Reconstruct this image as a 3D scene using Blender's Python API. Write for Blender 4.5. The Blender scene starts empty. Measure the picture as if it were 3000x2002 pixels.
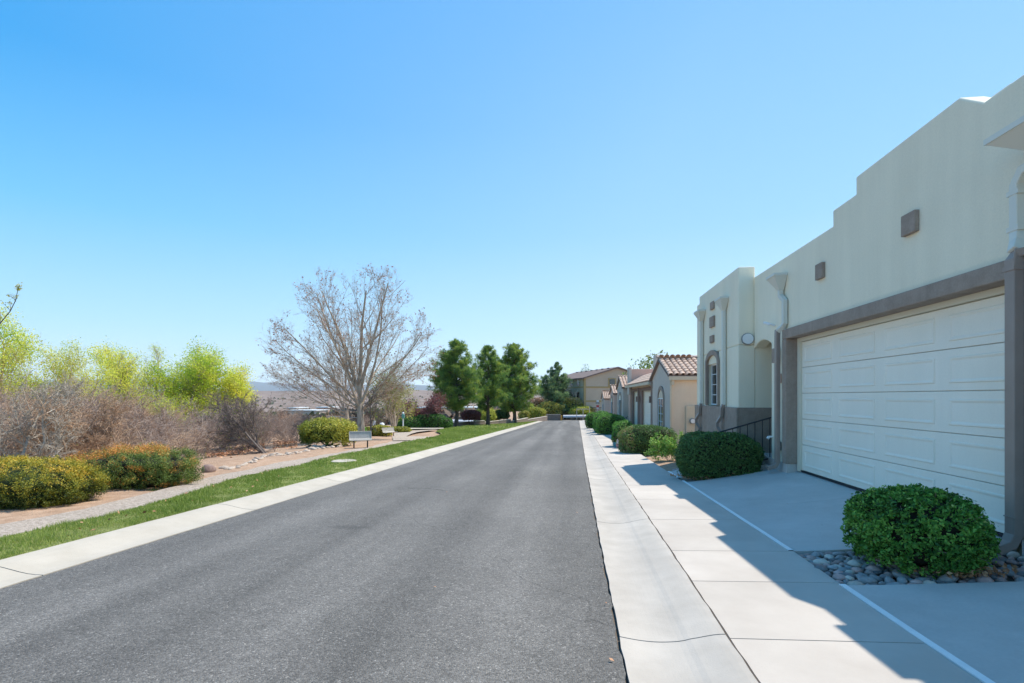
import bpy, math, random
import numpy as np
from mathutils import Vector

# ------------------------------------------------------------------ camera, sky, sun
S = bpy.context.scene
TH = math.atan(170/1500.0); CH = 1.357
cam_d = bpy.data.cameras.new('camera'); cam = bpy.data.objects.new('camera', cam_d)
S.collection.objects.link(cam); S.camera = cam
cam.location = (0, 0, CH); cam.rotation_euler = (math.pi/2, 0, TH)
cam_d.lens = 18.0; cam_d.sensor_width = 36.0; cam_d.shift_y = 162/3000.0
cam_d.clip_start = 0.05; cam_d.clip_end = 30000
SUN = Vector((0.513, 0.38, 1.0)).normalized()
W = bpy.data.worlds.new('World'); S.world = W; W.use_nodes = True
nt = W.node_tree; bg = nt.nodes['Background']
sky = nt.nodes.new('ShaderNodeTexSky'); sky.sky_type = 'NISHITA'; sky.sun_disc = False
sky.sun_elevation = math.asin(SUN.z); sky.sun_rotation = math.atan2(SUN.x, SUN.y)
sky.altitude = 1000; sky.air_density = 1.0; sky.dust_density = 0.35; sky.ozone_density = 2.2
# clear desert air: the Nishita sky blended with a clean blue gradient by elevation and by distance from the sun's side
tc = nt.nodes.new('ShaderNodeTexCoord'); sp = nt.nodes.new('ShaderNodeSeparateXYZ'); nt.links.new(tc.outputs['Generated'], sp.inputs[0])
def skyramp(stops):
    r = nt.nodes.new('ShaderNodeValToRGB')
    while len(r.color_ramp.elements) < len(stops): r.color_ramp.elements.new(.5)
    for e, (p, c) in zip(r.color_ramp.elements, stops): e.position = p; e.color = (*c, 1)
    nt.links.new(sp.outputs[2], r.inputs[0]); return r.outputs[0]
near = skyramp([(0, (.66, .80, .90)), (.12, (.46, .69, .90)), (.3, (.28, .555, .86)), (.6, (.18, .45, .83)), (1, (.17, .42, .78))])
away = skyramp([(0, (.64, .80, .90)), (.12, (.37, .655, .89)), (.28, (.13, .49, .84)), (.46, (.012, .32, .75)), (1, (.03, .26, .68))])
dp = nt.nodes.new('ShaderNodeVectorMath'); dp.operation = 'DOT_PRODUCT'; nt.links.new(tc.outputs['Generated'], dp.inputs[0]); dp.inputs[1].default_value = Vector((SUN.x, SUN.y, 0)).normalized()
mr0 = nt.nodes.new('ShaderNodeMapRange'); mr0.inputs[1].default_value = -.25; mr0.inputs[2].default_value = .65; nt.links.new(dp.outputs['Value'], mr0.inputs[0])
mx0 = nt.nodes.new('ShaderNodeMix'); mx0.data_type = 'RGBA'; nt.links.new(mr0.outputs[0], mx0.inputs[0]); nt.links.new(away, mx0.inputs[6]); nt.links.new(near, mx0.inputs[7])
sc0 = nt.nodes.new('ShaderNodeVectorMath'); sc0.operation = 'SCALE'; nt.links.new(mx0.outputs[2], sc0.inputs[0]); sc0.inputs['Scale'].default_value = 3.66
mx1 = nt.nodes.new('ShaderNodeMix'); mx1.data_type = 'RGBA'; mx1.inputs[0].default_value = .88; nt.links.new(sky.outputs[0], mx1.inputs[6]); nt.links.new(sc0.outputs[0], mx1.inputs[7])
nt.links.new(mx1.outputs[2], bg.inputs[0]); bg.inputs[1].default_value = 0.15
sd = bpy.data.lights.new('sun', 'SUN'); sd.energy = 2.6; sd.angle = math.radians(0.5); sd.color = (1, 0.94, 0.83)
so = bpy.data.objects.new('sun', sd); S.collection.objects.link(so)
so.rotation_euler = SUN.to_track_quat('Z', 'Y').to_euler(); so.location = (20, 10, 40)
S.view_settings.view_transform = 'Standard'; S.view_settings.look = 'None'
S.view_settings.exposure = 1.17; S.view_settings.gamma = 1.0; S.view_settings.use_curve_mapping = False
S.render.engine = 'CYCLES'

# ------------------------------------------------------------------ helpers
C = S.collection
R = random.Random(7); NR = np.random.default_rng(7)
sT, cT = math.sin(TH), math.cos(TH)

def ray(px, py):
    u = (px-1500)/1500.0; v = (1163-py)/1500.0
    return (u*cT-sT, cT+u*sT, v)
def spot(px, py, z0=-.02, g=-.031):          # a point on the falling street plane
    a = ray(px, py); t = (z0-CH)/(a[2]-g*a[1]); return (t*a[0], t*a[1], z0+g*t*a[1])
def at(px, y, py=1163):                      # a point on the plane y = const
    a = ray(px, py); t = y/a[1]; return (t*a[0], y, CH+t*a[2])

def base(y): return -.09-.031*np.clip(y, -40, 106)
def lerp(t, ys, xs): return float(np.interp(t, ys, xs))
def XA(y): return lerp(y, [-12, 0, 6, 15.7, 87, 99], [.2, .28, .33, .45, 1.55, 1.75])
def XJ(y): return lerp(y, [-12, 0, 5.3, 14.5, 87, 99], [.82, .93, 1.02, 1.15, 2.4, 2.65])
def XS(y): return lerp(y, [-12, 0, 3, 5.4, 12.9, 23, 55, 93, 99], [2.0, 2.06, 2.11, 2.18, 2.3, 2.42, 3.12, 3.6, 3.8])
KL, KO = -4.60, -5.20

def sst(a, b, t):
    t = np.clip((t-a)/(b-a), 0, 1); return t*t*(3-2*t)
def wob(x, y, s=1.0):
    return (np.sin(x*1.3*s+y*.7*s)+np.sin(x*.6*s-y*1.7*s+2)+np.sin(x*2.9*s+y*2.3*s+5)*.5)/2.5
PLY = [-12, 5.5, 7, 9.3, 13.6, 16, 18, 20, 24, 30, 40, 60, 110]
PLX = [-7.0, -6.9, -6.9, -7.43, -7.95, -7.85, -8.0, -8.0, -8.5, -10.3, -14, -17, -20]
def hgt(x, y):
    x = np.asarray(x, float); y = np.asarray(y, float)
    b = base(y)
    s = np.interp(y, PLY, PLX)-x
    s1 = np.maximum(s-2.0, 0)
    b = b+.055*np.clip((KO-x)/.3, 0, 1)
    h = b-2.6*(1-np.exp(-s1*.085/2.6))
    h = h+np.where(s > .6, .04*wob(x, y, 1.3)*np.clip((s-.6)/2, 0, 1)+.1*wob(x, y, .35)*np.clip((s-3)/6, 0, 1), 0)
    far = np.maximum(sst(150, 700, y), sst(50, 420, s))
    h = h-20*far
    d = np.hypot(x, y)
    h = h+(44+9*wob(x, y, .004))*sst(900, 1900, d)*sst(200, 900, y)+2.0*wob(x, y, .03)*sst(120, 500, d)
    inside = (s < -.35) & (x < 2.2) & (y < 101) & (y > -14)
    h = np.where(inside, h-.09, h)
    beds = (x >= 2.2) & (x < 4.3) & (y < 101)
    h = np.where(beds, h+np.clip((x-2.2)/2, 0, 1)*.1-.06*(y < 12), h)
    return h
def hz(x, y): return float(hgt(x, y))

def props(o, label=None, cat=None, group=None, kind=None):
    for k, v in (('label', label), ('category', cat), ('group', group), ('kind', kind)):
        if v: o[k] = v
    return o
def wloc(p):
    v = Vector((0, 0, 0))
    while p is not None: v = v+p.location; p = p.parent
    return v
def thing(name, label, cat, loc=(0, 0, 0), group=None, rz=0):
    o = bpy.data.objects.new(name, None); C.objects.link(o); o.location = loc; o.rotation_euler[2] = rz
    o.empty_display_size = .2
    return props(o, label, cat, group)

def raw_mesh(name, V, F, mat, tint=None, smooth=False):
    V = np.asarray(V, np.float32); F = np.asarray(F, np.int32); k = F.shape[1]
    me = bpy.data.meshes.new(name)
    me.vertices.add(len(V)); me.vertices.foreach_set('co', V.ravel())
    me.loops.add(F.size); me.loops.foreach_set('vertex_index', F.ravel())
    me.polygons.add(len(F)); me.polygons.foreach_set('loop_start', np.arange(0, F.size, k, dtype=np.int32))
    me.polygons.foreach_set('loop_total', np.full(len(F), k, np.int32))
    me.polygons.foreach_set('use_smooth', np.full(len(F), bool(smooth)))
    me.update(calc_edges=True)
    if tint is not None:
        a = me.attributes.new('tint', 'FLOAT', 'POINT'); a.data.foreach_set('value', np.asarray(tint, np.float32))
    me.materials.append(mat)
    return me
def raw(name, V, F, mat, parent=None, tint=None, smooth=False, origin=None):
    if origin is None: origin = wloc(parent) if parent else Vector((0, 0, 0))
    V = np.asarray(V, np.float32)-np.array(origin, np.float32)
    o = bpy.data.objects.new(name, raw_mesh(name, V, F, mat, tint, smooth)); C.objects.link(o)
    if parent: o.parent = parent
    else: o.location = origin
    return o

class MB:
    def __init__(s): s.v = []; s.f = []
    def add(s, vs, fs):
        n = len(s.v); s.v += [tuple(v) for v in vs]; s.f += [tuple(i+n for i in f) for f in fs]; return s
    def box(s, x0, x1, y0, y1, z0, z1):
        return s.add([(x0,y0,z0),(x1,y0,z0),(x1,y1,z0),(x0,y1,z0),(x0,y0,z1),(x1,y0,z1),(x1,y1,z1),(x0,y1,z1)],
                     [(0,3,2,1),(4,5,6,7),(0,1,5,4),(1,2,6,5),(2,3,7,6),(3,0,4,7)])
    def hexa(s, b, t):
        return s.add(list(b)+list(t), [(0,3,2,1),(4,5,6,7),(0,1,5,4),(1,2,6,5),(2,3,7,6),(3,0,4,7)])
    def prism_x(s, pts, x0, x1):            # outline in (y,z) extruded along x
        n = len(pts)
        return s.add([(x0, a, b) for a, b in pts]+[(x1, a, b) for a, b in pts],
                     [tuple(range(n)), tuple(range(2*n-1, n-1, -1))]+[(i, i+n, (i+1) % n+n, (i+1) % n) for i in range(n)])
    def prism_z(s, pts, z0, z1):
        n = len(pts)
        return s.add([(a, b, z0) for a, b in pts]+[(a, b, z1) for a, b in pts],
                     [tuple(range(n-1, -1, -1)), tuple(range(n, 2*n))]+[(i, (i+1) % n, (i+1) % n+n, i+n) for i in range(n)])
    def prism_y(s, pts, y0, y1):            # outline in (x,z)
        n = len(pts)
        return s.add([(a, y0, b) for a, b in pts]+[(a, y1, b) for a, b in pts],
                     [tuple(range(n)), tuple(range(2*n-1, n-1, -1))]+[(i, i+n, (i+1) % n+n, (i+1) % n) for i in range(n)])
    def tube(s, path, rad, n=8, rect=None, closed=True):
        P = [Vector(p) for p in path]; m = len(P)
        if not hasattr(rad, '__len__'): rad = [rad]*m
        vs = []; ref = Vector((0, 1, 0))
        for i, p in enumerate(P):
            t = (P[min(i+1, m-1)]-P[max(i-1, 0)]).normalized()
            if abs(t.dot(ref)) > .97: ref = Vector((1, 0, 0)) if abs(t.x) < .9 else Vector((0, 0, 1))
            a = t.cross(ref).normalized(); b = a.cross(t).normalized()
            if rect:
                w, d = rect
                for (q, r_) in ((1, 1), (-1, 1), (-1, -1), (1, -1)): vs.append(p+a*w*q+b*d*r_)
            else:
                for k in range(n):
                    g = 2*math.pi*k/n; vs.append(p+a*rad[i]*math.cos(g)+b*rad[i]*math.sin(g))
        if rect: n = 4
        fs = [(i*n+k, i*n+(k+1) % n, (i+1)*n+(k+1) % n, (i+1)*n+k) for i in range(m-1) for k in range(n)]
        fs += [tuple(range(n-1, -1, -1)), tuple(range((m-1)*n, m*n))]
        return s.add(vs, fs)
    def lathe(s, prof, c=(0, 0, 0), n=16):
        vs = [(c[0]+r*math.cos(2*math.pi*k/n), c[1]+r*math.sin(2*math.pi*k/n), c[2]+z) for r, z in prof for k in range(n)]
        m = len(prof)
        fs = [(i*n+k, i*n+(k+1) % n, (i+1)*n+(k+1) % n, (i+1)*n+k) for i in range(m-1) for k in range(n)]
        fs += [tuple(range(n-1, -1, -1)), tuple(range((m-1)*n, m*n))]
        return s.add(vs, fs)
    def build(s, name, mat, parent=None, origin=None, bevel=0, smooth=False, seg=2):
        if origin is None: origin = wloc(parent) if parent else Vector((0, 0, 0))
        o0 = Vector(origin)
        me = bpy.data.meshes.new(name)
        me.from_pydata([tuple(Vector(v)-o0) for v in s.v], [], s.f)
        me.polygons.foreach_set('use_smooth', np.full(len(me.polygons), bool(smooth)))
        me.materials.append(mat); me.update()
        o = bpy.data.objects.new(name, me); C.objects.link(o)
        if parent: o.parent = parent
        else: o.location = o0
        if bevel:
            b = o.modifiers.new('bevel', 'BEVEL'); b.width = bevel; b.segments = seg; b.limit_method = 'ANGLE'; b.angle_limit = math.radians(40)
        return o

# ------------------------------------------------------------------ materials
def mat(name, c1, c2=None, scale=3.0, rough=.85, bump=0.0, bscale=40.0, c3=None, big=None, detail=6, spec=.3, metal=0, rnd=0.0, stretch=None, bdist=.01):
    m = bpy.data.materials.new(name); m.use_nodes = True; N = m.node_tree.nodes; L = m.node_tree.links
    P = N['Principled BSDF']; P.inputs['Roughness'].default_value = rough; P.inputs['Metallic'].default_value = metal
    P.inputs['Specular IOR Level'].default_value = spec
    g = N.new('ShaderNodeNewGeometry'); pos = g.outputs['Position']
    if stretch:
        mp = N.new('ShaderNodeMapping'); mp.inputs['Scale'].default_value = stretch; L.new(pos, mp.inputs[0]); pos = mp.outputs[0]
    col = None
    if c2:
        t = N.new('ShaderNodeTexNoise'); t.inputs['Scale'].default_value = scale; t.inputs['Detail'].default_value = detail
        t.inputs['Roughness'].default_value = .6; L.new(pos, t.inputs['Vector'])
        r = N.new('ShaderNodeValToRGB'); r.color_ramp.elements[0].position = .32; r.color_ramp.elements[1].position = .68
        r.color_ramp.elements[0].color = (*c1, 1); r.color_ramp.elements[1].color = (*c2, 1)
        if c3:
            e = r.color_ramp.elements.new(.78); e.color = (*c3, 1)
        L.new(t.outputs[0], r.inputs[0]); col = r.outputs[0]
    if big:                                   # big = (scale, low, high) slow wear
        t = N.new('ShaderNodeTexNoise'); t.inputs['Scale'].default_value = big[0]; t.inputs['Detail'].default_value = 4
        L.new(pos, t.inputs['Vector'])
        mr = N.new('ShaderNodeMapRange'); mr.inputs[1].default_value = .3; mr.inputs[2].default_value = .7
        mr.inputs[3].default_value = big[1]; mr.inputs[4].default_value = big[2]; L.new(t.outputs[0], mr.inputs[0])
        mx = N.new('ShaderNodeMix'); mx.data_type = 'RGBA'; mx.blend_type = 'MULTIPLY'; mx.inputs[0].default_value = 1
        if col: L.new(col, mx.inputs[6])
        else: mx.inputs[6].default_value = (*c1, 1)
        cc = N.new('ShaderNodeCombineColor')
        for i in range(3): L.new(mr.outputs[0], cc.inputs[i])
        L.new(cc.outputs[0], mx.inputs[7]); col = mx.outputs[2]
    if rnd:
        oi = N.new('ShaderNodeObjectInfo'); mr = N.new('ShaderNodeMapRange')
        mr.inputs[3].default_value = 1-rnd; mr.inputs[4].default_value = 1+rnd; L.new(oi.outputs['Random'], mr.inputs[0])
        hs = N.new('ShaderNodeHueSaturation'); L.new(mr.outputs[0], hs.inputs['Value'])
        if col: L.new(col, hs.inputs['Color'])
        else: hs.inputs['Color'].default_value = (*c1, 1)
        col = hs.outputs[0]
    if col: L.new(col, P.inputs['Base Color'])
    else: P.inputs['Base Color'].default_value = (*c1, 1)
    if bump:
        t = N.new('ShaderNodeTexNoise'); t.inputs['Scale'].default_value = bscale; t.inputs['Detail'].default_value = 5
        t.inputs['Roughness'].default_value = .65
        L.new(pos, t.inputs['Vector'])
        b = N.new('ShaderNodeBump'); b.inputs['Strength'].default_value = bump; b.inputs['Distance'].default_value = bdist
        L.new(t.outputs[0], b.inputs['Height']); L.new(b.outputs[0], P.inputs['Normal'])
    return m

def weather(m, amt=.07):
    N = m.node_tree.nodes; L = m.node_tree.links; P = N['Principled BSDF']; src = P.inputs['Base Color'].links[0].from_socket
    g = N.new('ShaderNodeNewGeometry'); mp = N.new('ShaderNodeMapping'); mp.inputs['Scale'].default_value = (3.2, 3.2, .35); L.new(g.outputs['Position'], mp.inputs[0])
    t = N.new('ShaderNodeTexNoise'); t.inputs['Scale'].default_value = 1; t.inputs['Detail'].default_value = 7; t.inputs['Roughness'].default_value = .65; L.new(mp.outputs[0], t.inputs['Vector'])
    r = N.new('ShaderNodeMapRange'); r.inputs[1].default_value = .35; r.inputs[2].default_value = .7; r.inputs[3].default_value = 1+amt*.3; r.inputs[4].default_value = 1-amt; L.new(t.outputs[0], r.inputs[0])
    t2 = N.new('ShaderNodeTexNoise'); t2.inputs['Scale'].default_value = 45; t2.inputs['Detail'].default_value = 4; L.new(g.outputs['Position'], t2.inputs['Vector'])
    r2 = N.new('ShaderNodeMapRange'); r2.inputs[1].default_value = .3; r2.inputs[2].default_value = .7; r2.inputs[3].default_value = 1-amt*.5; r2.inputs[4].default_value = 1+amt*.5; L.new(t2.outputs[0], r2.inputs[0])
    mu = N.new('ShaderNodeMath'); mu.operation = 'MULTIPLY'; L.new(r.outputs[0], mu.inputs[0]); L.new(r2.outputs[0], mu.inputs[1])
    v = N.new('ShaderNodeVectorMath'); v.operation = 'SCALE'; L.new(src, v.inputs[0]); L.new(mu.outputs[0], v.inputs['Scale']); L.new(v.outputs[0], P.inputs['Base Color'])

def leafmat(name, stops, trans=.35, rough=.55, spec=.35):
    m = bpy.data.materials.new(name); m.use_nodes = True; N = m.node_tree.nodes; L = m.node_tree.links
    P = N['Principled BSDF']; P.inputs['Roughness'].default_value = rough; P.inputs['Specular IOR Level'].default_value = spec
    a = N.new('ShaderNodeAttribute'); a.attribute_name = 'tint'
    r = N.new('ShaderNodeValToRGB')
    while len(r.color_ramp.elements) < len(stops): r.color_ramp.elements.new(.5)
    for e, (p, c) in zip(r.color_ramp.elements, stops): e.position = p; e.color = (*c, 1)
    L.new(a.outputs['Fac'], r.inputs[0]); L.new(r.outputs[0], P.inputs['Base Color'])
    if trans:
        t = N.new('ShaderNodeBsdfTranslucent'); L.new(r.outputs[0], t.inputs[0])
        mx = N.new('ShaderNodeMixShader'); mx.inputs[0].default_value = trans
        L.new(P.outputs[0], mx.inputs[1]); L.new(t.outputs[0], mx.inputs[2]); L.new(mx.outputs[0], N['Material Output'].inputs[0])
    return m

def asphalt_mat():
    m = bpy.data.materials.new('asphalt'); m.use_nodes = True; N = m.node_tree.nodes; L = m.node_tree.links
    P = N['Principled BSDF']; P.inputs['Roughness'].default_value = .8; P.inputs['Specular IOR Level'].default_value = .35
    g = N.new('ShaderNodeNewGeometry')
    def noise(s, d=5, r=.6, st=None):
        t = N.new('ShaderNodeTexNoise'); t.inputs['Scale'].default_value = s; t.inputs['Detail'].default_value = d; t.inputs['Roughness'].default_value = r
        if st:
            mp = N.new('ShaderNodeMapping'); mp.inputs['Scale'].default_value = st; L.new(g.outputs['Position'], mp.inputs[0]); L.new(mp.outputs[0], t.inputs['Vector'])
        else: L.new(g.outputs['Position'], t.inputs['Vector'])
        return t.outputs[0]
    def rng(x, a, b, c, d):
        q = N.new('ShaderNodeMapRange'); q.inputs[1].default_value = a; q.inputs[2].default_value = b; q.inputs[3].default_value = c; q.inputs[4].default_value = d
        L.new(x, q.inputs[0]); return q.outputs[0]
    def mul(a, b, op='MULTIPLY'):
        q = N.new('ShaderNodeMath'); q.operation = op
        for i, v in enumerate((a, b)):
            if isinstance(v, float): q.inputs[i].default_value = v
            else: L.new(v, q.inputs[i])
        return q.outputs[0]
    v = N.new('ShaderNodeTexVoronoi'); v.inputs['Scale'].default_value = 95; L.new(g.outputs['Position'], v.inputs['Vector'])
    sep = N.new('ShaderNodeSeparateColor'); L.new(v.outputs['Color'], sep.inputs[0])
    stone = rng(sep.outputs[0], 0.0, 1.0, .62, 1.28)
    bright = rng(sep.outputs[1], .93, 1.0, 0.0, 1.1)
    grain = rng(noise(160, 4, .75), .3, .7, .6, 1.4)
    big = rng(noise(.5, 5), .3, .7, .86, 1.12)
    streak = rng(noise(1.0, 4, .5, (1.3, .04, 1)), .35, .68, .80, 1.24)
    mid = rng(noise(7, 4), .3, .7, .92, 1.08)
    val = mul(mul(mul(mul(stone, grain), big), mul(streak, mid)), .14)
    val = mul(val, mul(bright, .14), 'ADD')
    # tyre stain near the left kerb, dusty wheel paths and hairline cracks
    sx = N.new('ShaderNodeSeparateXYZ'); L.new(g.outputs['Position'], sx.inputs[0])
    ex = mul(mul(sx.outputs[0], 2.78, 'ADD'), 3.0); ey = mul(mul(sx.outputs[1], -6.15, 'ADD'), 7.5)
    dd = mul(mul(ex, ex), mul(ey, ey), 'ADD'); dd = mul(dd, mul(noise(9), 1.0), 'ADD')
    st = rng(dd, .5, 1.5, .68, 1.0); val = mul(val, st)
    wv = mul(mul(mul(sx.outputs[0], mul(noise(.12, 2), 1.5), 'ADD'), 4.2), 0.0, 'ADD')
    cs = N.new('ShaderNodeMath'); cs.operation = 'COSINE'; L.new(wv, cs.inputs[0])
    val = mul(val, rng(mul(cs.outputs[0], rng(noise(.35, 3), .35, .65, 0.2, 1.0)), -1.0, 1.0, .90, 1.13))
    ve = N.new('ShaderNodeTexVoronoi'); ve.feature = 'DISTANCE_TO_EDGE'; ve.inputs['Scale'].default_value = .19
    nd = N.new('ShaderNodeTexNoise'); nd.inputs['Scale'].default_value = 1.4; nd.inputs['Detail'].default_value = 6; L.new(g.outputs['Position'], nd.inputs['Vector'])
    vm = N.new('ShaderNodeVectorMath'); vm.operation = 'MULTIPLY_ADD'; L.new(nd.outputs['Color'], vm.inputs[0]); vm.inputs[1].default_value = (.9, .9, 0); L.new(g.outputs['Position'], vm.inputs[2]); L.new(vm.outputs[0], ve.inputs['Vector'])
    crk = rng(ve.outputs['Distance'], .0, .0022, .55, 1.0); msk = rng(noise(.4, 2), .48, .55, 0.0, 1.0)
    mxc = N.new('ShaderNodeMix'); L.new(msk, mxc.inputs[0]); mxc.inputs[2].default_value = 1.0; L.new(crk, mxc.inputs[3]); val = mul(val, mxc.outputs[0])
    cc = N.new('ShaderNodeCombineColor'); L.new(mul(val, 1.06), cc.inputs[0]); L.new(mul(val, .975), cc.inputs[1]); L.new(mul(val, .88), cc.inputs[2])
    L.new(cc.outputs[0], P.inputs['Base Color'])
    b = N.new('ShaderNodeBump'); b.inputs['Strength'].default_value = .9; b.inputs['Distance'].default_value = .006
    hh = mul(v.outputs['Distance'], mul(noise(160, 3), .6), 'ADD'); L.new(hh, b.inputs['Height']); b.invert = True
    L.new(b.outputs[0], P.inputs['Normal'])
    return m

M = {}
M['asphalt'] = asphalt_mat()
M['conc'] = mat('sidewalk_concrete', (.49, .428, .37), (.55, .487, .425), 2.2, .9, .35, 90, big=(.6, .9, 1.06), rnd=.035, bdist=.004)
M['gutter'] = mat('gutter_concrete', (.43, .385, .335), (.505, .455, .40), 3.4, .9, .4, 80, big=(.8, .88, 1.05), rnd=.03, bdist=.004)
M['kerb'] = mat('kerb_concrete', (.45, .395, .32), (.52, .46, .38), 3, .9, .35, 80, big=(.7, .92, 1.05), rnd=.03, bdist=.004)
M['drive'] = mat('driveway_concrete', (.50, .465, .425), (.56, .525, .485), 1.4, .88, .35, 90, big=(.5, .9, 1.06), bdist=.003)
M['strip'] = mat('white_joint', (.88, .88, .86), (.8, .8, .78), 8, .5)
M['dirt'] = mat('dirt', (.36, .22, .135), (.52, .35, .24), 5, .95, .9, 30, c3=(.6, .44, .32), big=(.25, .82, 1.12), bdist=.03, detail=9)
M['joint'] = mat('joint_filler', (.10, .085, .07), (.2, .15, .11), 30, .95)
M['path'] = mat('gravel_path', (.27, .205, .155), (.60, .50, .41), 26, .95, 1.0, 55, big=(.4, .9, 1.08), bdist=.02, detail=8)
M['lawnsoil'] = mat('lawn_turf', (.17, .20, .05), (.30, .31, .10), 5, .95, .9, 60, big=(.35, .75, 1.15), bdist=.03, detail=9)
M['cream'] = mat('cream_stucco', (.84, .755, .575), (.87, .785, .605), 1.1, .92, .55, 70, big=(.35, .95, 1.03), bdist=.006)
M['peach'] = mat('peach_stucco', (.74, .58, .42), (.78, .62, .46), 1.1, .92, .5, 60, big=(.35, .94, 1.03), bdist=.006)
M['taupe'] = mat('taupe_stucco', (.58, .49, .41), (.62, .53, .445), 1.1, .92, .5, 60, big=(.35, .94, 1.03), bdist=.006)  # also paints the shaded street front of the peach house
M['rose'] = mat('rose_stucco', (.66, .42, .32), (.7, .47, .36), 1.1, .92, .5, 60, bdist=.006)
M['trim'] = mat('grey_brown_stucco', (.32, .245, .195), (.385, .30, .24), 9, .95, .8, 75, big=(.5, .94, 1.05), bdist=.007)
M['brown'] = mat('brown_trim', (.24, .165, .135), (.28, .20, .165), 6, .9, .5, 60)
M['door'] = mat('cream_door_paint', (.88, .80, .66), (.90, .82, .69), 1.5, .5, .08, 120, big=(.5, .97, 1.02), spec=.4)
M['doorframe'] = mat('door_frame_paint', (.70, .64, .50), (.73, .67, .53), 3, .6)
M['seal'] = mat('rubber_seal', (.03, .03, .035), rough=.7)
M['pipe_l'] = mat('cream_pipe', (.66, .645, .56), rough=.5, spec=.4)
M['pipe_b'] = mat('brown_pipe', (.29, .22, .18), (.33, .255, .21), 4, .45, spec=.45)
M['metalblack'] = mat('black_iron', (.015, .015, .018), rough=.45, spec=.5)
M['white'] = mat('white_paint', (.78, .78, .76), rough=.5)
M['glass'] = mat('window_glass', (.02, .025, .03), rough=.06, spec=.9)
M['grey'] = mat('grey_plastic', (.28, .28, .27), rough=.6)
M['boxcream'] = mat('utility_box_paint', (.60, .50, .36), (.64, .54, .40), 3, .55)
M['tile'] = mat('clay_tile', (.50, .34, .25), (.66, .49, .38), 7, .9, .4, 60, rnd=.14)
M['roofshingle'] = mat('brown_shingle', (.16, .115, .10), (.22, .165, .145), 6, .95, .6, 12)
M['apt'] = mat('tan_siding', (.43, .36, .27), (.47, .40, .30), .6, .9)
M['apt2'] = mat('olive_siding', (.40, .36, .255), (.43, .39, .28), .6, .9)
M['apttrim'] = mat('ochre_trim', (.36, .27, .12), rough=.8)
M['bark'] = mat('grey_bark', (.30, .22, .155), (.60, .50, .39), 7, .9, .8, 20, stretch=(1, 1, .45), bdist=.02)
M['bark2'] = mat('pale_bark', (.36, .30, .23), (.50, .44, .36), 9, .9, .6, 25)
M['twig'] = mat('brown_twigs', (.36, .225, .14), (.56, .39, .26), .7, .9, big=(.23, .8, 1.15))
M['twig2'] = mat('grey_twigs', (.27, .195, .155), (.44, .34, .28), .8, .9)
M['twig3'] = mat('red_brown_twigs', (.30, .18, .12), (.46, .31, .22), 1, .9)
M['mesqbark'] = mat('mesquite_bark', (.12, .09, .075), (.24, .19, .16), 6, .95, .6, 25)
M['darkbark'] = mat('dark_bark', (.075, .055, .045), (.13, .10, .08), 8, .95, .7, 20)
M['inner'] = mat('shade_core', (.018, .016, .011), (.04, .034, .022), 18, 1)  # near-black hedge core colours, with the shade of leaf gaps painted in
M['inner2'] = mat('green_shade_core', (.02, .03, .01), (.035, .05, .015), 18, 1)
M['rock'] = mat('boulder_stone', (.20, .13, .11), (.32, .23, .19), 9, .9, .6, 25)
M['palestone'] = mat('pale_edging_stone', (.40, .31, .24), (.54, .44, .35), 9, .9, .6, 25, rnd=.15)
M['cobs'] = [mat('grey_cobble', (.21, .195, .19), (.36, .34, .325), 16, .75, .3, 50, rnd=.25),
             mat('rosy_cobble', (.38, .245, .21), (.54, .37, .33), 16, .75, .3, 50, rnd=.2),
             mat('tan_cobble', (.46, .38, .31), (.58, .49, .41), 16, .75, .3, 50, rnd=.2),
             mat('dark_cobble', (.13, .12, .12), (.24, .22, .215), 16, .7, .3, 50, rnd=.25)]
M['bedsoil'] = mat('bed_soil', (.10, .085, .07), (.2, .165, .135), 30, .95, .9, 40)
M['dryleaf'] = leafmat('dry_leaves', [(0, (.30, .13, .06)), (.5, (.50, .24, .12)), (1, (.62, .38, .22))], .1)
M['box'] = leafmat('boxwood_leaves', [(0, (.03, .09, .018)), (.45, (.12, .30, .045)), (.8, (.28, .52, .09)), (1, (.50, .56, .15))], .3)
M['box2'] = leafmat('hedge_leaves', [(0, (.04, .09, .028)), (.6, (.12, .22, .06)), (.88, (.24, .36, .08)), (1, (.42, .24, .14))], .3)
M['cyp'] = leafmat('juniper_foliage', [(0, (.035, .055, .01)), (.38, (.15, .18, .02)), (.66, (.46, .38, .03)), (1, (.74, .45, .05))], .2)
M['cyp2'] = leafmat('patchy_juniper_foliage', [(0, (.03, .06, .015)), (.42, (.14, .21, .035)), (.68, (.30, .34, .07)), (.77, (.62, .27, .05)), (1, (.82, .38, .09))], .2)
M['gold'] = leafmat('golden_leaves', [(0, (.10, .14, .015)), (.5, (.32, .34, .04)), (1, (.62, .55, .09))], .3)
M['spring'] = leafmat('spring_leaves', [(0, (.26, .42, .03)), (.45, (.52, .64, .06)), (1, (.88, .84, .14))], .5)
M['spring2'] = leafmat('olive_spring_leaves', [(0, (.30, .36, .05)), (.5, (.48, .50, .08)), (1, (.6, .56, .14))], .45)
M['olive'] = leafmat('olive_leaves', [(0, (.12, .15, .035)), (.6, (.26, .28, .06)), (1, (.42, .38, .1))], .4)
M['pine'] = leafmat('pine_needles', [(0, (.05, .12, .045)), (.45, (.15, .27, .06)), (1, (.50, .56, .10))], .38)
M['pine2'] = leafmat('blue_pine_needles', [(0, (.06, .13, .07)), (.5, (.17, .28, .11)), (1, (.42, .50, .18))], .35)
M['plum'] = leafmat('plum_leaves', [(0, (.12, .035, .04)), (.6, (.24, .08, .08)), (1, (.36, .17, .15))], .3)
M['brownleaf'] = leafmat('clinging_brown_leaves', [(0, (.26, .09, .07)), (1, (.5, .22, .12))], .2)
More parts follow.
